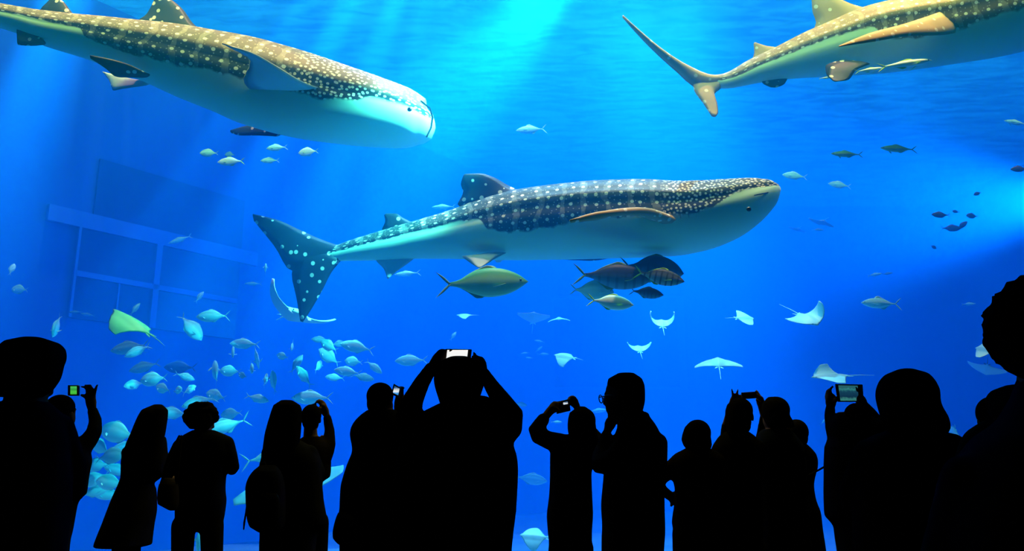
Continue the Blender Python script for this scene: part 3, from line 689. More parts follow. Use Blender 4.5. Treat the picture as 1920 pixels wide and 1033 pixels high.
 ('slim','dim',993,671,16,175,18.0,'faint distant fish over the far window, smallest at the lower left',0,'faint distant fish over the far window'),
 ('slim','dim',1545,790,22,40,15.5,'small faint fish left of the raised phone on the right',0,None),
 ('deep','silver',372,1022,56,100,11.5,'green fish low between the legs of the curly haired visitor',20,None),
 ('remora','bright',1548,146,26,6,10.5,'small white sucker fish under the belly of the upper right shark, leftmost of three',0,'sucker fish under the upper right shark'),
 ('remora','bright',1630,131,56,8,10.45,'white sucker fish at the hind fin of the upper right shark, middle of three',0,'sucker fish under the upper right shark'),
 ('remora','bright',1697,120,106,8,10.2,'long sucker fish with a golden back, rightmost of three',0,'sucker fish under the upper right shark'),
]
for kind, tone, px, py, L_, ang, Y, lab, turn, grp in FISH:
    fish(kind, tone, px, py, L_ * (1.12 if grp in (GS, GT) else 1), ang, Y + (.5 if grp == GT else 0), lab, turn, grp)

# ------------------------------------------------------------------ rays
M_rtop = {'green': plain('yellow_green_ray_back', (.13,.36,.04), .5, .3, var=.15, scale=4), 'teal': plain('pale_teal_ray_back', (.38,.9,.66), .5, .3, var=.15, scale=4),
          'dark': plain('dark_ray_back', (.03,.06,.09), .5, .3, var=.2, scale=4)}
M_rbot = plain('pale_ray_belly', (.62,.74,.7), .6, .2)
def ray(px, py, Y, span_px, head, tilt, roll, cl, cr, tone, label, name='eagle_ray', manta=False, group=None, chord=.55, tail=.9, tail_bend=0):
    """span 1 local unit wide; head: compass heading in the ground plane (0 right, 90 away, 180 left, -90 towards); tilt leans the back towards the viewers"""
    S_ = span_px * (at(px + 1, py, Y) - at(px, py, Y)).length; N, M_ = 33, 12; rings = []; mi = []
    half = {}
    for sd, curl in ((1, cl), (-1, cr)):
        pos = Vector((0, 0, 0)); P_ = [pos.copy()]
        for i in range(40):
            s_ = (i + .5) / 40; a = curl * s_ ** 1.2
            pos = pos + Vector((0, sd * math.cos(a), math.sin(a))) * (.5 / 40); P_.append(pos.copy())
        half[sd] = P_
    for i in range(N):
        t = -1 + 2 * i / (N - 1); t = max(-.985, min(.985, t)); s_ = abs(t); c = half[1 if t >= 0 else -1][int(round(s_ * 40))]
        a = (cl if t >= 0 else cr) * s_ ** 1.2; sd = 1 if t >= 0 else -1; nrm = Vector((0, -sd * math.sin(a), math.cos(a)))
        lead = chord * (.52 - .42 * s_ ** 1.5 + .10 * math.exp(-(s_ / .12) ** 2)); trail = chord * (-.48 + .40 * s_ ** .75 - .05 * math.exp(-(s_ / .12) ** 2))
        if s_ > .9: lead = trail + (lead - trail) * max(.25, math.sqrt(max(0, 1 - ((s_ - .9) / .1) ** 2)))
        th = .012 + .055 * math.exp(-(s_ / .2) ** 2) + .018 * (1 - s_)
        r = []
        for j in range(M_):
            ph = 2 * math.pi * j / M_; x = (lead + trail) / 2 + math.cos(ph) * (lead - trail) / 2; h = math.sin(ph)
            taper = 1 - .45 * abs(math.cos(ph)) ** 2
            r.append(c + Vector((x, 0, 0)) + nrm * h * th * taper * (1.0 if h > 0 else .7))
        rings.append(r)
    B = Build(); mi = [(0 if j < M_ // 2 else 1) for i in range(N - 1) for j in range(M_)] + [0] * (2 * M_)
    B.rings(rings, mi=mi)
    body = B.make('manta_ray' if manta else name, [M_rtop[tone], M_rbot])
    V = Vector; q = chord
    if tail:
        Build().tube([(V((-.46*q, 0, .01)), .012), (V((-.7*q - .1*tail, 0, .01)), .008), (V((-.7*q - .25*tail, tail_bend*.1, .0)), .005), (V((-.7*q - .45*tail, tail_bend*.3, -.01)), .003)], n=6).make('tail', M_rtop[tone], parent=body)
    for sd in (1, -1):
        fin([V((-.40*q, .04*sd, 0)), V((-.48*q, .075*sd, 0)), V((-.58*q, .09*sd, 0))], [V((-.46*q, .015*sd, 0)), V((-.53*q, .04*sd, 0)), V((-.585*q, .085*sd, 0))], .008, n=5).make('pelvic_fin', M_rtop[tone], parent=body)
        if manta:
            fin([V((.52*q, .13*sd, 0)), V((.62*q, .13*sd, -.02)), V((.70*q, .09*sd, -.04))], [V((.50*q, .08*sd, 0)), V((.58*q, .09*sd, -.02)), V((.69*q, .08*sd, -.04))], .012, n=6).make('head_lobe', M_rtop[tone], parent=body)
        Build().ball((.50*q, .075*sd, .02), .012, .008, .01, n=8, m=6).make('eye', M_eye, parent=body)
    h = math.radians(head); ti = math.radians(tilt)
    upv = Vector((0, -math.sin(ti), math.cos(ti))); fwd = Vector((math.cos(h), math.sin(h), 0)); fwd = (fwd - upv * fwd.dot(upv)).normalized()
    Mx = frame_from(fwd, upv); Mx = Matrix.Rotation(-math.radians(roll), 4, 'Y') @ Mx
    body.matrix_world = Matrix.Translation(at(px, py, Y)) @ Mx @ Matrix.Diagonal((S_, S_, S_, 1))
    tag(body, label, 'ray', group)
    return body
GY_ = 'rays gliding low over the right half'
RAYS = [
 (250,606,12.3,92,163,20,-26,-1.0,-.7,'green','yellow green ray gliding left at the lower left, wing tip pointing down',dict(chord=1.05,tail=.5)),
 (548,592,12.7,175,-60,-6,-20,.8,1.5,'teal','manta ray with one pale wing curving up under the shark\'s tail',dict(manta=True,tail=.6)),
 (62,327,17,104,90,3,-3,.25,.1,'dark','faint flat ray seen edge on at the left',dict(group='distant rays')),
 (540,903,11.8,215,-80,28,4,.2,-.5,'teal','broad pale ray behind the woman with the backpack',dict(chord=.62)),
 (872,591,16,34,180,26,0,-.3,-.3,'teal','small dome shaped ray left of the far window',dict(group='distant rays',chord=.8,tail=.5)),
 (1000,597,15,66,-90,-24,-4,.5,.6,'teal','faint ray with both wings raised above the far window',dict(group='distant rays')),
 (1048,598,16,44,85,14,4,-.5,-.5,'teal','small faint ray with drooping wings beside a bigger one',dict(group='distant rays')),
 (1060,669,14.4,50,150,40,4,-.8,-.8,'teal','bright dome shaped ray right of the raised phone in the middle',dict(chord=.75,group=GY_,tail=.4)),
 (1241,608,14.2,80,85,28,0,2.0,2.0,'teal','ray with both wing tips lifted like horns',dict(chord=.5,group=GY_)),
 (1198,655,14.6,58,90,30,0,1.3,1.3,'teal','ray with shallow upturned wings below the horned one',dict(chord=.5,group=GY_)),
 (1395,597,14,62,20,42,-10,-.2,.4,'teal','plain pale ray heading down right, left of the one with a raised wing',dict(chord=.55,group=GY_,tail=.5)),
 (1512,598,12.6,100,-70,34,-2,2.0,.3,'teal','ray with one dark wing standing straight up',dict(chord=.5,group=GY_)),
 (1347,681,13,92,80,32,4,-.5,-.3,'teal','wide flat ray with a bright humped back',dict(chord=.42,group=GY_)),
 (1560,706,12.4,72,192,16,0,-.4,1.5,'teal','ray just above the tablet sized phone on the right',dict(chord=1.0,group=GY_,tail=1.2)),
 (1540,417,16,50,90,2,-12,.3,-.4,'teal','thin wavy ray right of the middle shark\'s chin',dict(group='distant rays')),
 (1495,430,18,34,90,2,-14,.1,-.3,'teal','very faint thin ray beside the wavy one',dict(group='distant rays')),
 (1850,655,12.2,60,100,30,40,.5,.3,'teal','ray with a bright pointed wing beside the curly head',dict(chord=.6,group=GY_)),
 (1850,692,13.5,70,60,-10,-25,.5,.3,'dark','dark ray low beside the curly head',dict(chord=.6,group=GY_)),
 (1789,812,11.6,66,60,10,-60,.2,.3,'teal','ray with an upright triangular wing between the two visitors on the right',dict(chord=.7,group=GY_,tail=.3)),
 (1003,1006,12.5,56,170,50,0,-.8,-.8,'teal','round ray resting near the sand between two visitors',dict(chord=.85,tail=.4,name='stingray')),
]
for r_ in RAYS: ray(*r_[:11], **r_[11])

# ------------------------------------------------------------------ the visitors
M_skin = plain('skin', (.15,.09,.065), .9, 0); M_hair = plain('black_hair', (.006,.005,.005), 1.0, 0.0)
CL = {'black': plain('black_cloth', (.008,.008,.009), 1.0, 0, var=.4, scale=20), 'navy': plain('navy_cloth', (.007,.009,.016), 1.0, 0, var=.3, scale=20),
      'grey': plain('charcoal_cloth', (.012,.012,.013), 1.0, 0, var=.3, scale=20), 'brown': plain('dark_brown_cloth', (.012,.009,.007), 1.0, 0, var=.3, scale=20)}
M_shoe = plain('black_shoe', (.01,.01,.01), .5, .3); M_plastic = plain('black_phone_case', (.008,.008,.009), .35, .4)
M_metal = plain('dark_metal', (.02,.02,.02), .4, .5, metal=.6)

def py_of(z, Y):
    k = (z - CAMZ) / Y; v = (k * math.cos(PITCH) - math.sin(PITCH)) / (math.cos(PITCH) + k * math.sin(PITCH))
    return 516.5 - v * F
def rowloft(B, Y, rows, nz=None, shrink=1.0, n=22, sq=2.3):
    """rows: (py, left px, right px, depth m[, centre offset m]) from top to bottom; rounded cross-sections"""
    R = [tuple(r) + (0.0,) * (5 - len(r)) for r in rows]; ys = [r[0] for r in R]
    nz = nz or max(6, int((ys[-1] - ys[0]) / 9)); q = np.linspace(ys[0], ys[-1], nz)
    c = [curve(ys, [r[k] for r in R], q) for k in range(1, 5)]; rings = []
    for i in range(nz):
        a = at(float(c[0][i]), float(q[i]), Y); b = at(float(c[1][i]), float(q[i]), Y); m_ = (a + b) / 2
        hx = max(.003, (b.x - a.x) / 2 * shrink); hy = max(.003, float(c[2][i]) / 2 * shrink); oy = float(c[3][i]); r = []
        for j in range(n):
            ph = 2 * math.pi * j / n; cc, ss = math.cos(ph), math.sin(ph); e = 2 / sq
            r.append(m_ + Vector((hx * math.copysign(abs(cc) ** e, cc), oy + hy * math.copysign(abs(ss) ** e, ss), 0)))
        rings.append(r)
    B.rings(rings)

class Person:
    def __init__(s, Y, label, group=None):
        s.Y = Y; s.label = label; s.group = group; s.skin = Build(); s.parts = {}; s.m = (at(961, 700, Y) - at(960, 700, Y)).length
    def part(s, name, mat, voxel=.012):
        if name not in s.parts: s.parts[name] = (Build(), mat, voxel)
        return s.parts[name][0]
    def pt(s, px, py, d=0.0): 
        p = at(px, py, s.Y); p.y += d; return p
    def head(s, px, py, H, yaw, pitch=0, d=0.0):
        """px, py: centre of the head, H: chin to crown in px, yaw 0 = facing away, 90 = facing right, -90 = left; pitch up +"""
        h = H * s.m; c = s.pt(px, py, d); R = Matrix.Rotation(-math.radians(yaw), 3, 'Z') @ Matrix.Rotation(math.radians(pitch), 3, 'X')
        B = s.skin; w = h * .335; V = Vector; T = lambda v: c + R @ (V(v) * h)
        B.ball(T((0, -.06, .12)), w, h * .42, h * .38, R, 18, 12)           # cranium
        B.ball(T((0, .12, -.14)), w * .82, h * .27, h * .35, R, 16, 10)     # face and jaw
        B.ball(T((0, .28, -.40)), w * .35, h * .09, h * .08, R)             # chin
        B.tube([(T((0, .36, .06)), h*.035), (T((0, .42, -.08)), h*.05)])    # nose
        B.ball(T((0, .40, -.11)), h * .07, h * .05, h * .04, R)
        B.ball(T((0, .355, -.235)), h * .12, h * .04, h * .025, R); B.ball(T((0, .345, -.285)), h * .11, h * .04, h * .028, R)  # lips
        B.ball(T((0, .30, .10)), w * .72, h * .08, h * .05, R)              # brow
        for k in (-1, 1):
            B.ball(T((.15 * k, .315, .015)), h * .055, h * .045, h * .035, R)   # eyes
            B.ball(T((.33 * k, -.03, -.04)), h * .035, h * .075, h * .12, R)    # ears
        s.hc, s.hR, s.hh = c, R, h
        return c
    def hair_cap(s, grow=1.0, back=0.0):
        h, c, R = s.hh, s.hc, s.hR; T = lambda v: c + R @ (Vector(v) * h); B = s.part('hair', M_hair, .009)
        B.ball(T((0, -.09, .16)), h * .365 * grow, h * .45 * grow, h * .39 * grow, R, 18, 12)
        B.ball(T((0, -.26, -.06)), h * .31 * grow, h * .27 * grow, h * .34 * grow, R, 16, 10)
        if back: B.ball(T((0, -.30, -.25)), h * .30 * grow, h * .2 * grow, h * back, R, 16, 10)
    def neck(s, px, py0, py1, r, d=0.0):
        s.skin.tube([(s.pt(px, py0, d), r * s.m), (s.pt(px, py1, d), r * s.m * 1.15)], 12)
    def torso(s, part, mat, rows, shrink=.86, off=0.0):
        rowloft(s.part(part, mat), s.Y, rows); rowloft(s.skin, s.Y, rows, shrink=shrink)
    def shell(s, part, mat, rows, voxel=.012, sq=2.3): rowloft(s.part(part, mat, voxel), s.Y, rows, sq=sq)
    def limb(s, part, mat, pts, skin=.72):
        """pts: (px, py, depth offset m, radius px)"""
        P_ = [(s.pt(a, b, d), r * s.m) for a, b, d, r in pts]
        s.part(part, mat).tube(P_, 12); s.skin.tube([(p, r * skin) for p, r in P_], 10)
    def bare(s, pts): s.skin.tube([(s.pt(a, b, d), r * s.m) for a, b, d, r in pts], 10)
    def hand(s, wrist, knuck, fingers, thumb=None, rp=None):
        """wrist, knuck: (px, py, d); fingers: lists of (px, py, d) from each knuckle to the tip"""
        m_ = s.m; W_ = s.pt(*wrist); K = s.pt(*knuck); r = .0088
        s.skin.tube([(W_, .024), (W_.lerp(K, .5), .030), (K, .030)], 10, flat=.62)
        for f in fingers:
            P_ = [s.pt(*q) for q in f]; s.skin.tube([(K.lerp(P_[0], .45).lerp(W_, .25), .012)] + [(p, r * (1.05 - .12 * i)) for i, p in enumerate(P_)], 8)
        if thumb:
            P_ = [s.pt(*q) for q in thumb]; s.skin.tube([(W_.lerp(K, .3), .014)] + [(p, .0105 - .001 * i) for i, p in enumerate(P_)], 8)
    def legs(s, mat, L_, R_, r=(.085, .06, .05), knee_d=0.0, part='trousers'):
        """L_, R_: (hip px, hip py, foot px); a leg down to the floor with its shoe"""
        for hx, hp, fx in (L_, R_):
            Y = s.Y; fp, kp, ap = py_of(.07, Y), py_of(.48, Y), py_of(.09, Y)
            hip = s.pt(hx, hp); kn = s.pt(hx + (fx - hx) * .5, kp, knee_d); an = s.pt(fx, ap)
            s.part(part, mat).tube([(hip, r[0]), (hip.lerp(kn, .5), (r[0] + r[1]) / 2), (kn, r[1]), (kn.lerp(an, .45), r[2] * 1.12), (an, r[2])], 14)
            s.skin.tube([(hip, r[0] * .85), (kn, r[1] * .8), (kn.lerp(an, .4), .052), (an, .036)], 12)
            for q, up in ((s.skin, 0), ):
                q.tube([(Vector((an.x, Y - .05, .05)), .036), (Vector((an.x, Y + .12, .035)), .032)], 10, flat=.7)
            s.part('shoe' if 'shoe' not in s.parts else 'shoe_', M_shoe, .01).tube([(Vector((an.x, Y - .07, .052)), .045), (Vector((an.x, Y + .06, .05)), .048), (Vector((an.x, Y + .19, .042)), .038)], 12)
    def build(s):
        base = Vector((sum(v.x for v in s.skin.v) / len(s.skin.v), s.Y, 0))
        body = s.skin.make('person', M_skin, origin=base, voxel=.0075, smooth_it=2)
        for nm, (B, mat, vx) in s.parts.items():
            if B.v: B.make(nm.rstrip('_'), mat, parent=body, origin=base, voxel=vx, smooth_it=2)
        tag(body, s.label, 'person', s.group); s.body, s.base = body, base
        return s

def slab(name, Y, quad, th, mat, label=None, cat=None, parent=None, origin=None, d=(0,0,0,0), group=None):
    """a thin rigid box whose face has the four px corners quad (clockwise from upper left)"""
    f = [at(x, y, Y) + Vector((0, k, 0)) for (x, y), k in zip(quad, d)]
    nrm = (f[1] - f[0]).cross(f[3] - f[0]).normalized()
    if nrm.y < 0: nrm = -nrm
    b = [p + nrm * th for p in f]; B = Build()
    B.add(f + b, [(0,1,2,3),(7,6,5,4),(0,4,5,1),(1,5,6,2),(2,6,7,3),(3,7,4,0)])
    org = origin if origin is not None else sum(f, Vector()) / 4
    o = B.make(name, mat, parent=parent, origin=org)
    for q in o.data.polygons: q.use_smooth = False
    if parent is None:
        bv = o.modifiers.new('bevel', 'BEVEL'); bv.width = min(.003, th * .4); bv.segments = 2
    if label: tag(o, label, cat, group)
    return o, org
def inset(quad, l, t, r, b):
    (x0,y0),(x1,y1),(x2,y2),(x3,y3) = quad
    L = lambda u, v: ((x0*(1-u)+x1*u)*(1-v)+(x3*(1-u)+x2*u)*v, (y0*(1-u)+y1*u)*(1-v)+(y3*(1-u)+y2*u)*v)
    return [L(l, t), L(1-r, t), L(1-r, 1-b), L(l, 1-b)]
def screen_mat(name, kind):
    """a lit camera screen: what it shows is the tank beyond"""
    m, n, l = new_mat(name); o_ = n.new('ShaderNodeOutputMaterial'); e = n.new('ShaderNodeEmission'); l.new(e.outputs[0], o_.inputs[0])
    tc = n.new('ShaderNodeTexCoord'); sx = n.new('ShaderNodeSeparateXYZ'); l.new(tc.outputs['Generated'], sx.inputs[0])
    nz = n.new('ShaderNodeTexNoise'); nz.inputs['Scale'].default_value = 7; nz.inputs['Detail'].default_value = 4; l.new(tc.outputs['Generated'], nz.inputs['Vector'])
    ad = n.new('ShaderNodeMath'); ad.operation = 'MULTIPLY_ADD'; l.new(nz.outputs[0], ad.inputs[0]); ad.inputs[1].default_value = .35; l.new(sx.outputs[2], ad.inputs[2])
    r = n.new('ShaderNodeValToRGB'); el = r.color_ramp.elements
    stops = {'white': [(.0,(.05,.45,.45)),(.35,(.10,.75,.75)),(.5,(.95,1,.97)),(1,(1,1,.98))],
             'green': [(.0,(.03,.35,.03)),(.5,(.08,.6,.06)),(.8,(.03,.30,.05)),(1,(.06,.5,.10))],
             'dark': [(.0,(.0,.02,.03)),(.28,(.04,.22,.20)),(.42,(.004,.03,.07)),(.75,(.006,.05,.10)),(.95,(.03,.22,.22)),(1,(.02,.12,.14))],
             'mixed': [(.0,(.02,.15,.5)),(.4,(.05,.35,.8)),(.6,(.9,.95,.95)),(1,(.02,.1,.25))]}[kind]
    el[0].position, el[0].color = stops[0][0], (*stops[0][1], 1); el[1].position, el[1].color = stops[-1][0], (*stops[-1][1], 1)
    for p_, c_ in stops[1:-1]: q = el.new(p_); q.color = (*c_, 1)
    l.new(ad.outputs[0], r.inputs[0]); l.new(r.outputs[0], e.inputs[0]); e.inputs[1].default_value = 1.0
    return m
def phone(Y, quad, label, scr=None, ins=(.1,.08,.1,.08), name='smartphone', cat='phone', th=.009, d=(0,0,0,0)):
    o, org = slab(name, Y, quad, th, M_plastic, label, cat, d=d)
    if scr:
        dd = tuple(k - .0015 for k in d)
        slab('screen', Y, inset(quad, *ins), .001, screen_mat('screen_' + scr, scr), parent=o, origin=org, d=dd)
    return o, org

TR = CL['black']
# 1 left edge: bobbed hair, profile to the right
p = Person(2.9, 'person with bobbed hair at the left edge, face turned right, body cut off')
p.head(60, 692, 108, 38, 4); p.neck(48, 725, 775, 34)
p.shell('hair', M_hair, [(632,44,76,.05),(636,26,94,.13),(645,12,110,.18),(656,3,117,.2),(670,-4,118,.2),(682,-8,116,.2,-.01),(700,-10,117,.18,-.02),(716,-10,115,.16,-.03),(728,-8,112,.12,-.04),(738,2,105,.09,-.04),(746,12,92,.06,-.04)], .01)
p.torso('jacket', CL['navy'], [(752,10,86,.12),(768,-30,104,.2),(790,-62,118,.26),(840,-78,124,.28),(920,-84,126,.3),(1000,-86,118,.3),(1060,-86,112,.3),(1180,-84,110,.28)])
p.limb('jacket', CL['navy'], [(-55,800,0,30),(-85,880,.05,26),(-70,960,.2,22)]); p.limb('jacket', CL['navy'], [(100,800,.05,24),(112,880,.1,22),(70,930,.25,18)])
p.bare([(-70,960,.2,13),(-40,962,.27,12)]); p.hand((-50,962,.25), (-30,960,.27), [[(-20,955,.28),(-8,956,.28)],[(-20,960,.28),(-6,962,.28)],[(-20,966,.28),(-8,968,.28)],[(-22,970,.28),(-12,974,.28)]], [(-38,950,.28),(-28,944,.28)])
p.hand((66,932,.25), (50,936,.27), [[(40,930,.28),(28,930,.28)],[(40,936,.28),(26,937,.28)],[(40,942,.28),(28,944,.28)],[(42,947,.28),(32,950,.28)]], [(58,922,.28),(48,916,.28)])
p.legs(TR, (-30,1170,-30), (58,1170,60), r=(.105,.075,.06)); p.build()

# 2 behind: raises a small camera with a green screen
p = Person(4.3, 'person raising a small camera with a green screen, half hidden by the bobbed hair one')
p.head(116, 776, 66, 10, 8); p.hair_cap(1.0); p.neck(114, 795, 830, 16)
p.torso('jacket', CL['grey'], [(812,96,134,.12),(824,78,146,.18),(842,66,162,.24),(862,60,167,.26),(884,60,162,.27),(908,62,158,.27),(931,64,154,.27),(938,66,140,.26),(962,68,134,.25),(1000,70,126,.25),(1016,72,121,.25),(1070,74,116,.24)])
p.limb('jacket', CL['grey'], [(146,848,0,19),(160,824,.04,16),(166,808,.06,14),(161,786,.1,11.5),(152,768,.12,9.5)])
p.limb('jacket', CL['grey'], [(76,850,0,16),(66,900,.06,13),(80,940,.16,11)]); p.bare([(80,940,.16,8),(92,950,.2,7)])
p.hand((151,765,.12), (146,744,.13), [[(140,732,.13),(137,722,.13),(131,721,.12)],[(145,730,.13),(144,720,.12),(139,719,.11)],[(150,733,.13),(150,722,.12),(148,718,.11)],[(154,738,.13),(158,727,.12),(161,718,.12)]], [(142,742,.11),(133,738,.11)])
p.legs(TR, (82,1062,80), (108,1062,104), r=(.085,.065,.055)); p.build()
phone(4.36, [(121,721),(141,721),(141,741),(121,741)], 'small camera with a glowing green screen at the left', 'green', (.28,.12,.12,.12), 'compact_camera', 'camera', .02, d=(.03,.03,.03,.03))

# 3 long haired woman in a flared coat
p = Person(5.95, 'person with long straight hair in a flared coat beside the curly haired one')
p.head(291, 788, 48, 30, 6); p.neck(292, 800, 826, 12)
p.shell('hair', M_hair, [(758,290,304,.05),(762,276,311,.11),(770,266,314,.15),(790,257,313,.17,-.01),(812,249,311,.16,-.02),(840,240,308,.12,-.05),(868,238,300,.07,-.08),(880,244,290,.04,-.09)], .01)
p.hair_cap(1.0)
p.torso('coat', CL['black'], [(818,270,310,.1),(830,244,312,.17),(846,234,312,.22),(866,229,312,.23),(892,229,306,.22),(904,226,285,.22),(920,219,291,.24),(940,211,291,.28),(956,206,290,.32),(985,196,284,.36),(1010,187,280,.40),(1024,183,278,.42)], shrink=.6)
p.limb('coat', CL['black'], [(300,845,0,12),(306,872,.05,10.5),(300,896,.12,8.5)]); p.bare([(300,896,.12,5.5),(304,900,.16,5)])
p.hand((303,899,.15), (308,902,.17), [[(312,901,.18),(316,903,.18)],[(312,904,.18),(316,907,.18)],[(311,906,.18),(314,910,.18)],[(310,908,.18),(312,912,.18)]], [(306,896,.17),(310,894,.17)])
p.limb('coat', CL['black'], [(240,848,0,12),(236,880,.04,10),(244,915,.1,8.5)]); p.hand((246,918,.1), (250,928,.11), [[(250,936,.11),(251,942,.12)],[(253,936,.11),(255,941,.12)],[(247,936,.11),(247,942,.12)],[(256,933,.11),(259,938,.12)]], [(243,924,.12),(241,930,.13)])
p.legs(CL['brown'], (226,1010,224), (248,1010,246), r=(.06,.05,.042), part='tights'); p.build()

# 4 curly haired visitor looking up
p = Person(5.6, 'person with tousled curly hair in jacket and trousers, looking up at the fish')
p.head(380, 783, 54, 35, 18); p.neck(380, 800, 826, 13)
B = p.part('hair', M_hair, .008); rnd = random.Random(4)
rowloft(B, 5.6, [(757,366,392,.08),(763,354,400,.15),(774,350,404,.19),(786,349,404,.19,-.02),(797,354,400,.16,-.04),(805,362,396,.1,-.05)])
for k in range(70):
    a = rnd.uniform(0, 2*math.pi); e = rnd.uniform(-.4, 1.2); c = p.pt(377, 781, -.01)
    B.ball(c + Vector((math.cos(a)*math.cos(e)*.105, math.sin(a)*math.cos(e)*.085, math.sin(e)*.09)), *(rnd.uniform(.014,.026),)*3, n=8, m=6)
p.torso('jacket', CL['navy'], [(806,362,401,.1),(811,350,420,.14),(818,342,427,.18),(832,330,433,.22),(850,326,436,.24),(880,328,424,.24),(919,333,421,.24),(936,334,423,.24),(956,330,421,.24),(975,330,418,.23)])
p.limb('jacket', CL['navy'], [(424,832,0,15),(431,856,.0,14),(434,876,.03,12),(420,882,.16,10),(404,878,.22,8)])
p.hand((402,878,.22), (394,876,.24), [[(388,872,.24),(382,872,.24)],[(388,876,.24),(381,877,.24)],[(388,879,.24),(382,881,.24)],[(389,882,.24),(384,884,.24)]], [(398,870,.24),(394,865,.24)])
p.limb('jacket', CL['navy'], [(338,836,0,14),(326,858,0,12.5),(318,878,0,11),(311,900,.0,9)]); p.hand((310,900,0), (308,908,0), [[(305,913,0),(305,918,.01)],[(308,914,0),(308,920,.01)],[(311,914,0),(311,919,.01)],[(313,912,0),(314,917,.01)]], [(313,904,.02),(316,908,.02)])
p.shell('trousers', TR, [(945,334,421,.22),(965,331,420,.23),(985,330,415,.22),(996,332,412,.18)])
p.legs(TR, (344,985,334), (397,985,400), r=(.078,.062,.055)); p.build()
q = Build(); rowloft(q, 5.30, [(896,308,322,.05),(904,301,331,.10),(920,297,334,.13),(940,297,334,.14),(948,299,333,.13),(954,308,332,.10),(957,318,330,.05)])
bg_ = q.make('shoulder_bag', CL['brown'], origin=at(315, 957, 5.30), voxel=.01, smooth_it=1); tag(bg_, 'slouchy dark bag hanging between the long haired woman and the curly haired visitor', 'bag')
q = Build(); q.tube([(at(302, 905, 5.30), .008), (at(311, 880, 5.28), .008), (at(322, 845, 5.26), .008), (at(336, 818, 5.26), .008)], 8); q.tube([(at(331, 906, 5.30), .008), (at(336, 860, 5.24), .008), (at(340, 818, 5.25), .008)], 8)
q.make('strap', CL['brown'], parent=bg_, origin=at(315, 957, 5.30))

# 5 woman with a backpack
p = Person(5.0, 'person with long hair wearing a backpack, seen from behind left of the middle group')
p.head(537, 782, 52, -12, 2); p.neck(536, 795, 828, 13)
p.shell('hair', M_hair, [(750,528,548,.06),(754,518,558,.13),(765,512,565,.18),(790,506,566,.19,-.02),(820,500,566,.17,-.04),(845,499,562,.13,-.07),(866,500,556,.08,-.10),(876,505,550,.04,-.11)], .01)
p.hair_cap(1.0)
p.torso('coat', CL['grey'], [(822,520,556,.1),(834,502,578,.16),(850,494,594,.22),(870,488,602,.26),(900,486,603,.28),(938,486,606,.29),(971,486,611,.3),(988,488,608,.3),(996,489,596,.29),(1023,488,591,.28),(1070,490,588,.26)], shrink=.7)
p.limb('coat', CL['grey'], [(506,850,0,16),(500,890,.06,14),(512,925,.18,11)]); p.hand((515,928,.19), (524,930,.22), [[(531,926,.23),(538,926,.23)],[(531,930,.23),(539,931,.23)],[(531,934,.23),(538,936,.23)],[(530,937,.23),(535,940,.23)]], [(520,920,.22),(526,915,.22)])
p.limb('coat', CL['grey'], [(580,850,0,16),(592,885,.05,14),(580,915,.18,11)]); p.hand((576,917,.19), (568,920,.22), [[(561,916,.23),(554,916,.23)],[(561,920,.23),(553,921,.23)],[(561,924,.23),(554,926,.23)],[(562,927,.23),(557,930,.23)]], [(570,910,.22),(564,905,.22)])
p.legs(TR, (516,1050,516), (560,1050,560), r=(.085,.06,.05)); p.build()
q = Build(); org = at(482, 997, 4.70)
rowloft(q, 4.70, [(872,488,516,.06),(882,477,524,.14),(900,466,530,.19),(914,463,532,.2),(940,464,533,.21),(968,466,533,.22),(988,472,531,.2),(997,486,526,.12)], sq=2.8)
bp_ = q.make('backpack', CL['black'], origin=org, voxel=.01, smooth_it=1); tag(bp_, 'bulky dark backpack worn by the long haired visitor left of the middle group', 'backpack')
q = Build(); q.tube([(at(489, 878, 4.69), .006), (at(490, 868, 4.69), .006), (at(496, 866, 4.69), .006), (at(500, 876, 4.69), .006)], 8); q.make('carry_loop', CL['black'], parent=bp_, origin=org)
q = Build(); q.tube([(at(464, 940, 4.66), .005), (at(461, 962, 4.65), .005), (at(458, 980, 4.65), .006), (at(457, 992, 4.65), .004)], 8); q.make('hanging_strap', CL['black'], parent=bp_, origin=org)
q = Build(); rowloft(q, 4.60, [(925,474,520,.04),(932,470,524,.08),(965,471,524,.09),(978,476,520,.05)], sq=3); q.make('front_pocket', CL['black'], parent=bp_, origin=org, voxel=.01, smooth_it=1)

# 6 short haired person raising a phone
p = Person(5.4, 'short haired person beside the backpack wearer, right arm raised to take a picture')
p.head(584, 786, 50, -8, 6); p.hair_cap(1.02); p.neck(582, 800, 830, 12)
p.torso('jacket', CL['brown'], [(818,570,600,.1),(828,556,612,.16),(842,548,618,.22),(862,546,620,.24),(880,547,620,.24),(897,549,617,.24),(905,551,602,.24),(938,554,604,.24),(968,555,608,.25),(990,556,606,.25)])
p.limb('jacket', CL['brown'], [(606,862,-.02,16),(612,846,.0,14.5),(615,832,.03,12.5),(613,806,.08,9.5),(606,782,.12,8)])
p.hand((604,776,.13), (597,762,.14), [[(591,755,.14),(586,750,.13),(583,754,.12)],[(594,753,.15),(589,748,.14),(585,749,.13)],[(597,753,.16),(593,748,.15),(588,747,.15)],[(600,756,.17),(597,751,.16),(592,749,.17)]], [(591,764,.12),(586,762,.12)])
p.limb('jacket', CL['brown'], [(556,850,0,14),(552,885,.08,12),(570,880,.24,9),(580,850,.3,8)]); p.hand((582,845,.3), (584,830,.3), [[(584,822,.3),(586,815,.3)],[(587,822,.3),(590,816,.3)],[(581,823,.3),(582,816,.3)],[(590,826,.3),(593,820,.3)]], [(578,836,.3),(577,828,.3)])
p.legs(TR, (568,980,568), (592,980,594), r=(.085,.062,.05)); p.build()
phone(5.45, [(577,756),(586,753),(589,772),(580,775)], 'phone seen edge on in the raised hand of the short haired person', d=(.1,.1,.1,.1))

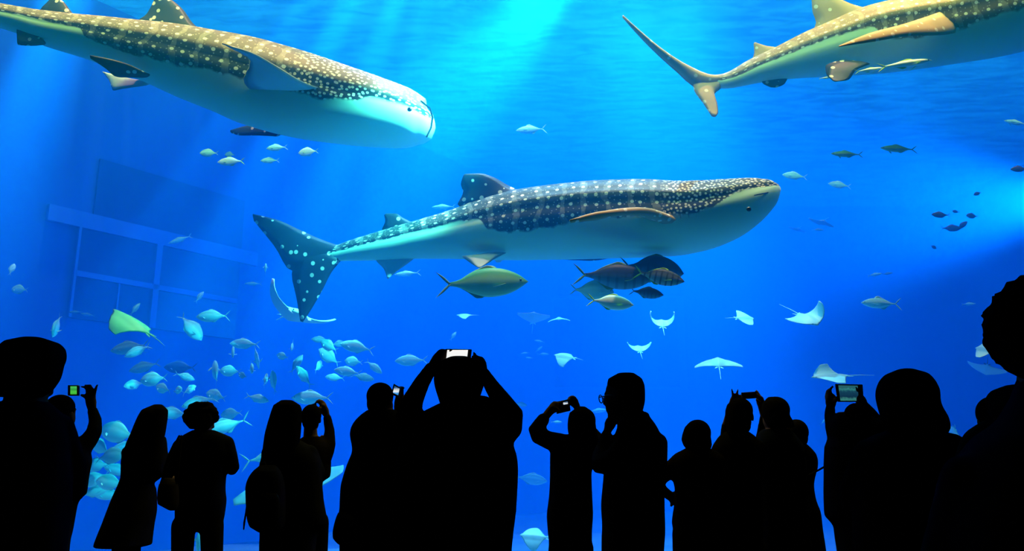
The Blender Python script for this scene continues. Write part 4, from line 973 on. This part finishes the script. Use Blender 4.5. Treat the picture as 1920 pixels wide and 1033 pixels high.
# 7 person with the small bright screen, left of the tall man
p = Person(4.4, 'person beside the tall central one, framing a shot on a small bright screen')
p.head(716, 752, 62, 25, 6); p.hair_cap(1.04); p.neck(712, 770, 805, 15)
p.torso('jacket', CL['grey'], [(768,690,742,.12),(780,674,758,.18),(796,661,772,.23),(812,656,784,.26),(844,661,790,.28),(868,652,792,.29),(896,643,794,.3),(912,639,796,.3),(960,637,798,.3),(1010,637,798,.3),(1060,637,798,.28)])
p.limb('jacket', CL['grey'], [(680,805,0,20),(674,840,.08,16),(700,820,.26,12),(730,770,.28,9)]); p.hand((732,762,.28), (738,740,.26), [[(740,730,.25),(738,720,.24),(742,718,.23)],[(736,730,.25),(733,722,.24),(735,719,.23)],[(743,731,.25),(744,721,.24),(747,720,.23)],[(733,734,.25),(729,727,.24),(730,723,.24)]], [(745,744,.24),(750,740,.23)])
p.limb('jacket', CL['grey'], [(768,812,0,18),(776,842,.08,15),(764,815,.24,12),(752,775,.28,9)]); p.hand((750,768,.28), (749,752,.27), [[(748,744,.27),(750,738,.27)],[(751,744,.27),(753,738,.27)],[(754,745,.27),(757,740,.27)],[(745,745,.27),(744,739,.27)]], [(743,754,.26),(740,748,.26)])
p.legs(TR, (680,1050,678), (750,1050,752), r=(.1,.07,.058)); p.build()
phone(4.55, [(738,719),(752,727),(748,746),(733,739)], 'small phone with a blue and white screen left of the tall man', 'mixed', (.18,.15,.15,.2))
q = Build(); rowloft(q, 4.12, [(960,634,646,.05),(975,629,668,.12),(1000,624,672,.14),(1014,626,672,.13),(1021,634,660,.06)]); hb = q.make('handbag', CL['black'], origin=at(648, 1021, 4.12), voxel=.01, smooth_it=1); tag(hb, 'dark handbag at the hip of the person left of the tall man', 'bag')
q = Build(); q.tube([(at(636, 972, 4.12), .006), (at(646, 900, 4.12), .006), (at(690, 790, 4.2), .006)], 8); q.make('strap', CL['black'], parent=hb, origin=at(648, 1021, 4.12))

# 8 the tall man in the middle, phone overhead
p = Person(3.2, 'broad shouldered person in the middle holding a large phone overhead with both hands')
p.head(861, 718, 102, 0, 10); p.neck(864, 745, 790, 27)
p.shell('hair', M_hair, [(668,846,876,.05),(672,832,892,.11),(680,822,902,.17),(696,815,908,.2),(712,813,909,.21),(726,816,907,.2,-.02),(742,821,902,.17,-.03),(756,826,898,.13,-.04),(770,830,894,.08,-.05)], .009)
p.torso('jacket', CL['black'], [(743,862,914,.10,-.03),(750,838,924,.14),(762,812,932,.18),(772,792,940,.2),(786,778,952,.24),(806,760,960,.27),(830,750,962,.29),(856,744,970,.3),(880,741,972,.3),(912,740,971,.3),(960,740,968,.3),(1008,741,962,.3),(1060,742,958,.3),(1120,744,954,.3)])
p.limb('jacket', CL['black'], [(776,806,0,26),(763,782,.03,25),(772,746,.06,20),(786,714,.09,16),(803,684,.12,13)])
p.limb('jacket', CL['black'], [(930,822,0,30),(953,796,.03,30),(957,778,.05,26),(938,746,.08,19),(917,714,.11,14.5),(905,693,.13,12)])
p.bare([(803,684,.12,10),(812,670,.14,10)]); p.hand((808,676,.13), (824,658,.14), [[(832,650,.14),(842,649,.13)],[(833,655,.15),(843,655,.15)],[(832,661,.16),(841,662,.16)],[(831,666,.17),(839,667,.17)]], [(820,672,.12),(832,676,.11)])
p.bare([(905,693,.13,9),(899,682,.14,9)]); p.hand((902,686,.13), (895,672,.14), [[(890,664,.14),(886,655,.13)],[(888,668,.15),(882,661,.15)],[(887,673,.16),(880,668,.16)],[(887,678,.17),(880,675,.17)]], [(892,682,.12),(882,678,.11)])
p.legs(TR, (800,1110,800), (900,1110,902), r=(.105,.075,.062)); p.build()
phone(3.3, [(834,652),(884,653),(882,671),(830,682)], 'large phone with a glaring white screen held overhead by the tallest visitor', 'white', (.08,.08,.14,.05), d=(.03,.03,.03,.03))

# 9 woman photographing to the left
p = Person(4.6, 'person in a long coat aiming a camera to the left, elbow out, hair tied back')
p.head(1090, 797, 58, -32, 4); p.neck(1090, 810, 846, 14)
p.shell('hair', M_hair, [(762,1084,1098,.05),(766,1074,1104,.11),(776,1067,1111,.16),(796,1064,1117,.18),(812,1064,1118,.16,-.03),(826,1070,1121,.12,-.05),(842,1082,1120,.06,-.07)], .009); p.hair_cap(1.02)
p.torso('coat', CL['navy'], [(812,1070,1108,.1),(822,1046,1128,.16),(838,1034,1138,.22),(851,1031,1134,.24),(885,1031,1109,.24),(919,1030,1110,.24),(941,1028,1111,.25),(964,1025,1112,.26),(998,1027,1110,.26),(1016,1029,1110,.26)])
p.limb('coat', CL['navy'], [(1050,832,0,20),(1030,826,-.02,17),(1006,816,-.03,15),(1003,808,-.03,14),(1012,796,-.02,13),(1019,786,.0,12)])
p.bare([(1019,786,0,8),(1030,772,.02,8),(1036,765,.03,8)]); p.hand((1033,770,.02), (1042,760,.04), [[(1049,755,.05),(1056,753,.05)],[(1050,760,.05),(1057,759,.05)],[(1050,765,.05),(1056,766,.05)],[(1048,769,.05),(1054,771,.05)]], [(1042,766,.02),(1050,771,.02)])
p.limb('coat', CL['navy'], [(1120,842,0,16),(1122,824,.06,14),(1108,800,.16,11),(1092,772,.18,9)]); p.bare([(1092,772,.18,7),(1082,752,.16,7)])
p.hand((1084,756,.16), (1077,747,.15), [[(1073,744,.14),(1068,748,.12),(1066,752,.11)],[(1075,743,.15),(1069,745,.13),(1067,749,.13)],[(1078,742,.16),(1072,742,.15),(1068,745,.15)],[(1081,743,.17),(1076,741,.17),(1072,743,.17)]], [(1074,753,.13),(1069,757,.12)])
p.shell('trousers', TR, [(1000,1028,1110,.24),(1020,1029,1110,.24),(1036,1031,1110,.22)]); p.legs(TR, (1051,1028,1049), (1090,1028,1092), r=(.068,.06,.052)); p.build()
cm_, og = slab('compact_camera', 4.66, [(1043,753),(1067,748),(1070,770),(1044,776)], .035, M_plastic, 'compact camera held up sideways by the person with the raised elbow', 'camera')
q = Build(); q.tube([(at(1056,763,4.70), .022), (at(1056,763,4.74), .02)], 14); q.make('lens', M_metal, parent=cm_, origin=og)
slab('screen', 4.655, [(1046,757),(1064,752),(1065,757),(1047,761)], .001, screen_mat('screen_tilted', 'mixed'), parent=cm_, origin=og)

# 10 man with glasses, hand on chin
p = Person(4.0, 'person with glasses in a long coat turned left, hand at the chin')
p.head(1165, 745, 82, -62, -4); p.neck(1182, 765, 806, 22)
p.shell('hair', M_hair, [(699,1160,1188,.06),(704,1146,1198,.13),(713,1139,1205,.17),(722,1138,1208,.18),(732,1146,1209,.18),(748,1162,1209,.17),(762,1170,1207,.14),(774,1176,1204,.08)], .009)
p.torso('coat', CL['grey'], [(772,1172,1216,.1),(780,1166,1217,.14),(792,1160,1226,.19),(806,1156,1234,.23),(824,1150,1241,.26),(842,1144,1247,.28),(860,1134,1245,.29),(900,1131,1245,.3),(950,1127,1245,.31),(988,1129,1246,.32),(1012,1128,1245,.33),(1022,1128,1244,.33),(1060,1128,1243,.33),(1130,1128,1242,.33)], shrink=.75)
p.limb('coat', CL['grey'], [(1160,850,-.05,22),(1136,872,-.08,19),(1122,872,-.06,17),(1122,858,-.02,14),(1130,836,.03,11),(1140,812,.06,9.5)])
p.bare([(1140,812,.06,8),(1146,796,.07,8)]); p.hand((1144,802,.07), (1149,790,.07), [[(1145,784,.06),(1140,788,.05)],[(1149,782,.07),(1143,784,.06)],[(1153,781,.08),(1147,780,.08)],[(1157,783,.09),(1152,779,.09)]], [(1154,794,.05),(1160,788,.04)])
p.limb('coat', CL['grey'], [(1234,830,.0,18),(1238,880,.04,16),(1226,925,.1,12)]); p.hand((1226,928,.1), (1222,944,.12), [[(1219,955,.12),(1218,964,.12)],[(1223,956,.12),(1223,966,.12)],[(1226,955,.12),(1227,964,.12)],[(1230,953,.12),(1232,961,.12)]], [(1217,940,.12),(1213,948,.12)])
p.legs(TR, (1162,1110,1160), (1212,1110,1214), r=(.1,.075,.06)); p.build()
q = Build(); hc, R, h = p.hc, p.hR, p.hh; T = lambda v: hc + R @ (Vector(v) * h)
for k in (-1, 1):
    q.tube([(T((.15*k + .115*math.cos(a), .44, .0 + .09*math.sin(a))), .0028) for a in np.linspace(0, 2*math.pi, 17)], 6)
    q.tube([(T((.27*k, .43, .03)), .0026), (T((.36*k, .2, .04)), .0026), (T((.37*k, -.04, .02)), .0026)], 6)
q.tube([(T((-.04, .45, .02)), .0026), (T((.04, .45, .02)), .0026)], 6)
q.make('glasses', M_metal, parent=p.body, origin=p.base)

# 11 short person, hand on hip
p = Person(4.8, 'short person right of the bespectacled one, left hand on the hip')
p.head(1306, 820, 56, -22, 0); p.hair_cap(1.08); p.shell('hair', M_hair, [(789,1296,1306,.05),(794,1288,1316,.12),(808,1282,1327,.16),(824,1278,1333,.17),(838,1282,1333,.14,-.02),(848,1290,1326,.08,-.04)], .009); p.neck(1306, 835, 866, 13)
p.torso('jacket', CL['brown'], [(838,1290,1326,.1),(846,1274,1344,.15),(856,1264,1354,.2),(872,1259,1358,.22),(900,1262,1358,.22),(921,1266,1357,.22),(950,1264,1358,.23),(980,1260,1360,.23),(993,1262,1360,.23),(1010,1263,1358,.23)])
p.limb('jacket', CL['brown'], [(1276,862,0,15),(1258,880,0,15),(1240,894,0,14),(1236,908,.02,12),(1246,920,.05,9.5),(1262,932,.08,9)])
p.hand((1262,932,.08), (1270,938,.09), [[(1276,938,.1),(1282,938,.1)],[(1276,942,.1),(1282,943,.1)],[(1275,946,.1),(1280,948,.1)],[(1273,949,.1),(1277,953,.1)]], [(1266,944,.09),(1264,950,.09)])
p.limb('jacket', CL['brown'], [(1348,864,.02,14),(1356,900,.05,12),(1350,940,.1,10)]); p.hand((1350,942,.1), (1348,952,.11), [[(1345,960,.11),(1344,967,.11)],[(1348,961,.11),(1348,968,.11)],[(1351,961,.11),(1352,967,.11)],[(1354,959,.11),(1356,965,.11)]], [(1344,950,.11),(1341,956,.11)])
p.legs(TR, (1288,1000,1284), (1328,1000,1330), r=(.085,.066,.055)); p.build()

# 12 left of the pair sharing a phone
p = Person(5.0, 'left person of the pair under one raised phone, two fingers up beside it')
p.head(1390, 780, 62, 22, 4); p.hair_cap(1.0, back=.3); p.neck(1384, 798, 830, 15)
p.shell('hair', M_hair, [(747,1376,1392,.05),(752,1368,1402,.12),(764,1362,1410,.16),(778,1359,1408,.17,-.02),(794,1359,1398,.15,-.03),(812,1360,1392,.11,-.05),(824,1364,1388,.07,-.06)], .009)
p.torso('jacket', CL['black'], [(808,1362,1402,.1),(818,1348,1416,.15),(830,1340,1422,.2),(842,1334,1428,.23),(870,1332,1430,.25),(920,1334,1430,.26),(980,1336,1430,.26),(1040,1338,1430,.26)])
p.limb('jacket', CL['black'], [(1358,842,0,15),(1356,866,.08,13),(1378,834,.26,10),(1384,795,.30,8)]); p.bare([(1384,795,.30,7),(1390,756,.22,7)])
p.hand((1389,760,.2), (1392,746,.18), [[(1388,738,.17),(1386,731,.16),(1385,726,.16)],[(1395,738,.17),(1396,731,.16),(1397,727,.16)],[(1399,742,.17),(1402,738,.15),(1403,743,.14)],[(1400,746,.18),(1404,744,.16),(1403,749,.15)]], [(1395,750,.15),(1402,747,.13)])
p.limb('jacket', CL['black'], [(1420,838,0,15),(1432,875,.1,13),(1425,905,.18,11)]); p.hand((1424,908,.19), (1418,916,.21), [[(1413,914,.22),(1408,914,.22)],[(1413,918,.22),(1408,919,.22)],[(1413,921,.22),(1409,923,.22)],[(1414,924,.22),(1411,927,.22)]], [(1420,922,.2),(1417,928,.2)])
p.legs(TR, (1360,1030,1358), (1408,1030,1410), r=(.095,.07,.058)); p.build()
phone(5.06, [(1400,733),(1429,731),(1431,744),(1401,746)], 'dark phone held up between the heads of two visitors', d=(.12,.12,.12,.12))
# 13 right of the pair
p = Person(5.5, 'right person of the pair under one raised phone, pinching its end')
p.head(1452, 778, 62, -20, 4); p.hair_cap(1.0); p.neck(1458, 800, 832, 15)
p.shell('hair', M_hair, [(744,1440,1458,.05),(748,1434,1466,.12),(758,1430,1473,.17),(774,1429,1476,.18),(788,1432,1484,.16,-.02),(802,1438,1486,.11,-.04)], .009)
p.torso('jacket', CL['navy'], [(804,1430,1480,.1),(814,1420,1490,.16),(828,1414,1500,.22),(850,1410,1508,.25),(900,1412,1512,.26),(960,1414,1516,.27),(1030,1416,1520,.27)])
p.limb('jacket', CL['navy'], [(1434,838,.02,15),(1430,860,.1,12),(1450,815,.28,9),(1453,778,.24,8)]); p.bare([(1453,778,.24,7),(1442,756,.18,7)])
p.hand((1443,760,.18), (1438,746,.16), [[(1433,741,.14),(1429,738,.12),(1426,737,.1)],[(1434,738,.15),(1430,733,.13),(1427,731,.12)],[(1436,736,.16),(1432,731,.15),(1429,729,.14)],[(1438,738,.17),(1435,733,.17),(1433,731,.17)]], [(1434,751,.13),(1428,748,.11)])
p.limb('jacket', CL['navy'], [(1494,842,0,16),(1500,880,.08,13),(1484,910,.2,10)]); p.hand((1482,912,.2), (1475,916,.22), [[(1470,913,.23),(1465,913,.23)],[(1470,917,.23),(1465,918,.23)],[(1470,920,.23),(1466,922,.23)],[(1471,923,.23),(1468,926,.23)]], [(1478,906,.22),(1474,902,.22)])
p.legs(TR, (1444,1020,1442), (1490,1020,1492), r=(.095,.07,.058)); p.build()
# 14 shorter person at the right of the pair
p = Person(6.0, 'shorter person in a long coat close at the right of the phone sharing pair')
p.head(1494, 818, 52, 12, 0); p.hair_cap(1.12); p.neck(1494, 832, 860, 12)
p.torso('coat', CL['black'], [(832,1478,1512,.1),(842,1468,1522,.16),(856,1462,1531,.21),(872,1460,1532,.23),(892,1460,1527,.23),(908,1460,1524,.23),(938,1460,1528,.26),(960,1459,1536,.3),(990,1459,1539,.33),(1033,1458,1545,.36),(1080,1457,1549,.38)], shrink=.6)
p.limb('coat', CL['black'], [(1521,858,0,11),(1522,880,.06,10),(1510,900,.16,8.5)]); p.hand((1508,902,.17), (1502,904,.19), [[(1498,901,.2),(1494,901,.2)],[(1498,904,.2),(1494,905,.2)],[(1498,907,.2),(1494,908,.2)],[(1499,909,.2),(1496,912,.2)]], [(1504,898,.19),(1501,895,.19)])
p.limb('coat', CL['black'], [(1470,860,0,11),(1466,885,.06,10),(1480,905,.16,8.5)]); p.hand((1482,906,.17), (1488,907,.19), [[(1491,903,.2),(1493,899,.2)],[(1492,908,.2),(1496,911,.21)],[(1491,911,.2),(1494,915,.2)],[(1489,913,.2),(1492,918,.2)]], [(1485,900,.19),(1487,896,.19)])
p.legs(TR, (1488,1060,1488), (1518,1060,1520), r=(.08,.06,.05)); p.build()
q = Build(); q.tube([(at(1518, 890, 5.75), .006), (at(1530, 884, 5.5), .006), (at(1546, 875, 4.9), .006), (at(1556, 870, 4.5), .006)], 8)
st = q.make('lanyard', CL['black'], origin=at(1535, 881, 5.5)); tag(st, 'thin dark cord stretched between the coat wearer and the visitor filming on the right', 'lanyard')

# 15 person filming with a big phone
p = Person(4.2, 'person filming with a wide lit phone in both raised hands, right of the middle')
p.head(1606, 790, 62, 8, 8); p.hair_cap(1.02); p.neck(1604, 805, 838, 16)
p.torso('coat', CL['navy'], [(772,1574,1588,.06,.02),(782,1562,1640,.10),(800,1558,1660,.18),(826,1553,1664,.22),(836,1549,1668,.26),(870,1548,1668,.27),(920,1548,1668,.28),(962,1549,1668,.28),(974,1552,1668,.28),(981,1566,1668,.28),(1010,1570,1668,.28),(1034,1574,1668,.28),(1080,1578,1666,.28)])
p.limb('coat', CL['navy'], [(1568,826,0,15),(1565,800,.04,12),(1567,776,.08,10.5),(1571,762,.1,9)]); p.limb('coat', CL['navy'], [(1658,826,0,16),(1656,796,.05,14),(1644,770,.09,11),(1636,758,.1,9)])
p.hand((1571,762,.1), (1574,744,.11), [[(1572,735,.11),(1571,726,.1),(1574,722,.09)],[(1569,738,.12),(1568,729,.12),(1571,726,.11)],[(1569,742,.13),(1567,734,.13),(1570,731,.12)],[(1569,746,.14),(1567,740,.14),(1570,737,.13)]], [(1578,750,.08),(1581,742,.07)])
p.hand((1636,758,.1), (1628,744,.11), [[(1624,736,.11),(1622,728,.1),(1619,724,.09)],[(1628,738,.12),(1626,731,.12),(1622,728,.11)],[(1630,741,.13),(1629,734,.13),(1625,731,.12)],[(1632,745,.14),(1631,739,.14),(1627,736,.13)]], [(1624,750,.08),(1619,745,.07)])
p.legs(TR, (1592,1070,1592), (1640,1070,1642), r=(.09,.07,.055)); p.build()
phone(4.28, [(1569,719),(1621,720),(1623,753),(1574,753)], 'wide phone whose screen shows the dim tank, held up right of the middle', 'dark', (.1,.08,.2,.06), d=(.02,.02,.02,.02))

# 16 near person with bobbed hair
p = Person(3.2, 'near person with smooth bobbed hair and wide shoulders, seen from behind on the right')
p.head(1704, 758, 108, 6, 0); p.neck(1706, 785, 830, 27)
p.shell('hair', M_hair, [(691,1688,1708,.05),(696,1672,1728,.12),(706,1658,1740,.18),(721,1650,1750,.21),(738,1647,1755,.23),(756,1648,1753,.23,-.01),(770,1649,1758,.22,-.02),(786,1650,1766,.2,-.03),(800,1652,1768,.17,-.04),(812,1658,1764,.12,-.05),(822,1668,1750,.06,-.06)], .01)
p.torso('jacket', CL['black'], [(806,1670,1750,.12),(812,1650,1782,.18),(820,1630,1800,.22),(840,1614,1816,.26),(880,1604,1828,.29),(940,1602,1832,.3),(1033,1604,1830,.31),(1150,1608,1822,.3)])
p.limb('jacket', CL['black'], [(1628,850,0,26),(1610,920,.06,24),(1640,980,.18,19)]); p.limb('jacket', CL['black'], [(1806,850,0,28),(1822,920,.06,25),(1790,980,.18,19)])
p.hand((1646,984,.2), (1664,984,.25), [[(1674,978,.26),(1684,978,.26)],[(1674,984,.26),(1686,985,.26)],[(1674,990,.26),(1684,992,.26)],[(1673,996,.26),(1681,999,.26)]], [(1654,970,.25),(1662,962,.25)])
p.hand((1784,984,.2), (1766,984,.25), [[(1756,978,.26),(1746,978,.26)],[(1756,984,.26),(1744,985,.26)],[(1756,990,.26),(1746,992,.26)],[(1757,996,.26),(1749,999,.26)]], [(1776,970,.25),(1768,962,.25)])
p.legs(TR, (1670,1140,1668), (1760,1140,1762), r=(.105,.075,.06)); p.build()

# 17 person at the lower right
p = Person(2.55, 'person at the lower right corner just below the frizzy curly head')
p.head(1904, 774, 104, -6, 0); p.neck(1906, 800, 850, 28)
p.shell('hair', M_hair, [(721,1890,1912,.05),(726,1874,1928,.12),(736,1864,1942,.18),(750,1859,1950,.2),(770,1858,1952,.2,-.02),(800,1864,1948,.16,-.04),(820,1874,1938,.1,-.05)], .01)
p.torso('jacket', CL['brown'], [(786,1850,1960,.10),(798,1832,1990,.16),(812,1816,2010,.22),(840,1806,2024,.27),(880,1800,2030,.3),(960,1798,2034,.31),(1060,1800,2032,.31),(1190,1802,2026,.3)])
p.limb('jacket', CL['brown'], [(1830,850,0,28),(1818,930,.08,26),(1862,960,.24,20)]); p.limb('jacket', CL['brown'], [(2005,850,0,28),(2020,930,.08,26),(1980,960,.24,20)])
p.hand((1870,960,.26), (1890,960,.29), [[(1902,953,.3),(1914,953,.3)],[(1902,960,.3),(1916,961,.3)],[(1902,967,.3),(1914,969,.3)],[(1901,973,.3),(1911,977,.3)]], [(1880,945,.29),(1890,936,.29)])
p.hand((1972,960,.26), (1952,960,.29), [[(1940,953,.3),(1928,950,.31)],[(1940,960,.3),(1927,958,.32)],[(1940,967,.3),(1928,969,.31)],[(1941,973,.3),(1931,980,.31)]], [(1962,945,.29),(1952,936,.29)])
p.legs(TR, (1870,1180,1868), (1962,1180,1964), r=(.105,.075,.06)); p.build()
# a shorter one beside it
p = Person(3.6, 'shorter person whose round head shows left of the head at the lower right corner')
p.head(1862, 788, 78, 10, 4); p.hair_cap(1.05); p.neck(1862, 800, 828, 18)
p.torso('jumper', CL['grey'], [(812,1842,1884,.1),(824,1826,1902,.16),(845,1818,1912,.2),(900,1816,1914,.22),(960,1818,1912,.22),(1010,1822,1908,.2)])
p.limb('jumper', CL['grey'], [(1832,845,0,14),(1824,860,.04,10),(1836,880,.12,8)]); p.hand((1838,880,.12), (1846,880,.14), [[(1851,877,.14),(1856,877,.14)],[(1851,881,.14),(1857,881,.14)],[(1851,884,.14),(1856,885,.14)],[(1850,887,.14),(1854,889,.14)]], [(1842,873,.14),(1846,869,.14)])
p.limb('jumper', CL['grey'], [(1898,845,0,14),(1892,860,.04,10),(1880,880,.12,8)]); p.hand((1878,880,.12), (1870,880,.14), [[(1865,877,.14),(1860,876,.15)],[(1865,881,.14),(1859,880,.15)],[(1865,884,.14),(1860,886,.15)],[(1866,887,.14),(1862,890,.15)]], [(1874,873,.14),(1870,869,.14)])
p.legs(TR, (1842,1000,1840), (1888,1000,1890), r=(.085,.06,.05)); p.build()

# 18 nearest, curly head at the right edge
p = Person(1.6, 'nearest person at the right edge, only a frizzy curly head in view')
p.head(1966, 640, 190, 0, 0); p.neck(1968, 690, 800, 52)
B = p.part('hair', M_hair, .008); rnd = random.Random(18)
rowloft(B, 1.6, [(520,1940,1985,.06),(530,1910,2012,.13),(548,1886,2038,.18),(575,1870,2056,.21),(605,1864,2062,.22),(640,1866,2060,.22),(670,1874,2052,.2,-.02),(696,1890,2040,.16,-.03),(716,1914,2016,.1,-.04)])
c = p.pt(1964, 615)
for k in range(420):
    a = rnd.uniform(0, 2*math.pi); e = math.asin(rnd.uniform(-.8, 1)); d = Vector((math.cos(a)*math.cos(e), math.sin(a)*math.cos(e), math.sin(e)))
    q = c + Vector((d.x*.098, d.y*.105, d.z*.096)); t = d.cross(Vector((rnd.uniform(-1,1), rnd.uniform(-1,1), rnd.uniform(-1,1)))).normalized()
    B.tube([(q, .007), (q + d*rnd.uniform(.006,.013) + t*.006, .006), (q + d*rnd.uniform(.006,.02) + t*.014, .0055)], 6)
p.torso('jacket', CL['navy'], [(705,1915,2020,.10),(740,1908,2040,.14),(765,1895,2052,.16),(790,1880,2070,.18),(820,1840,2110,.24),(880,1800,2150,.3),(980,1770,2170,.32),(1200,1770,2170,.32),(1500,1780,2160,.3)])
p.limb('jacket', CL['navy'], [(1815,900,0,48),(1790,1080,.05,42),(1840,1250,.12,34)]); p.limb('jacket', CL['navy'], [(2125,900,0,48),(2150,1080,.05,42),(2100,1250,.12,34)])
p.hand((1845,1265,.13), (1862,1310,.15), [[(1858,1335,.15),(1860,1360,.16)],[(1868,1338,.15),(1872,1364,.16)],[(1878,1336,.15),(1883,1360,.16)],[(1887,1328,.15),(1894,1350,.16)]], [(1876,1290,.16),(1888,1305,.17)])
p.hand((2095,1265,.13), (2078,1310,.15), [[(2082,1335,.15),(2080,1360,.16)],[(2072,1338,.15),(2068,1364,.16)],[(2062,1336,.15),(2057,1360,.16)],[(2053,1328,.15),(2046,1350,.16)]], [(2064,1290,.16),(2052,1305,.17)])
p.legs(TR, (1900,1480,1900), (2060,1480,2060), r=(.1,.075,.06)); p.build()
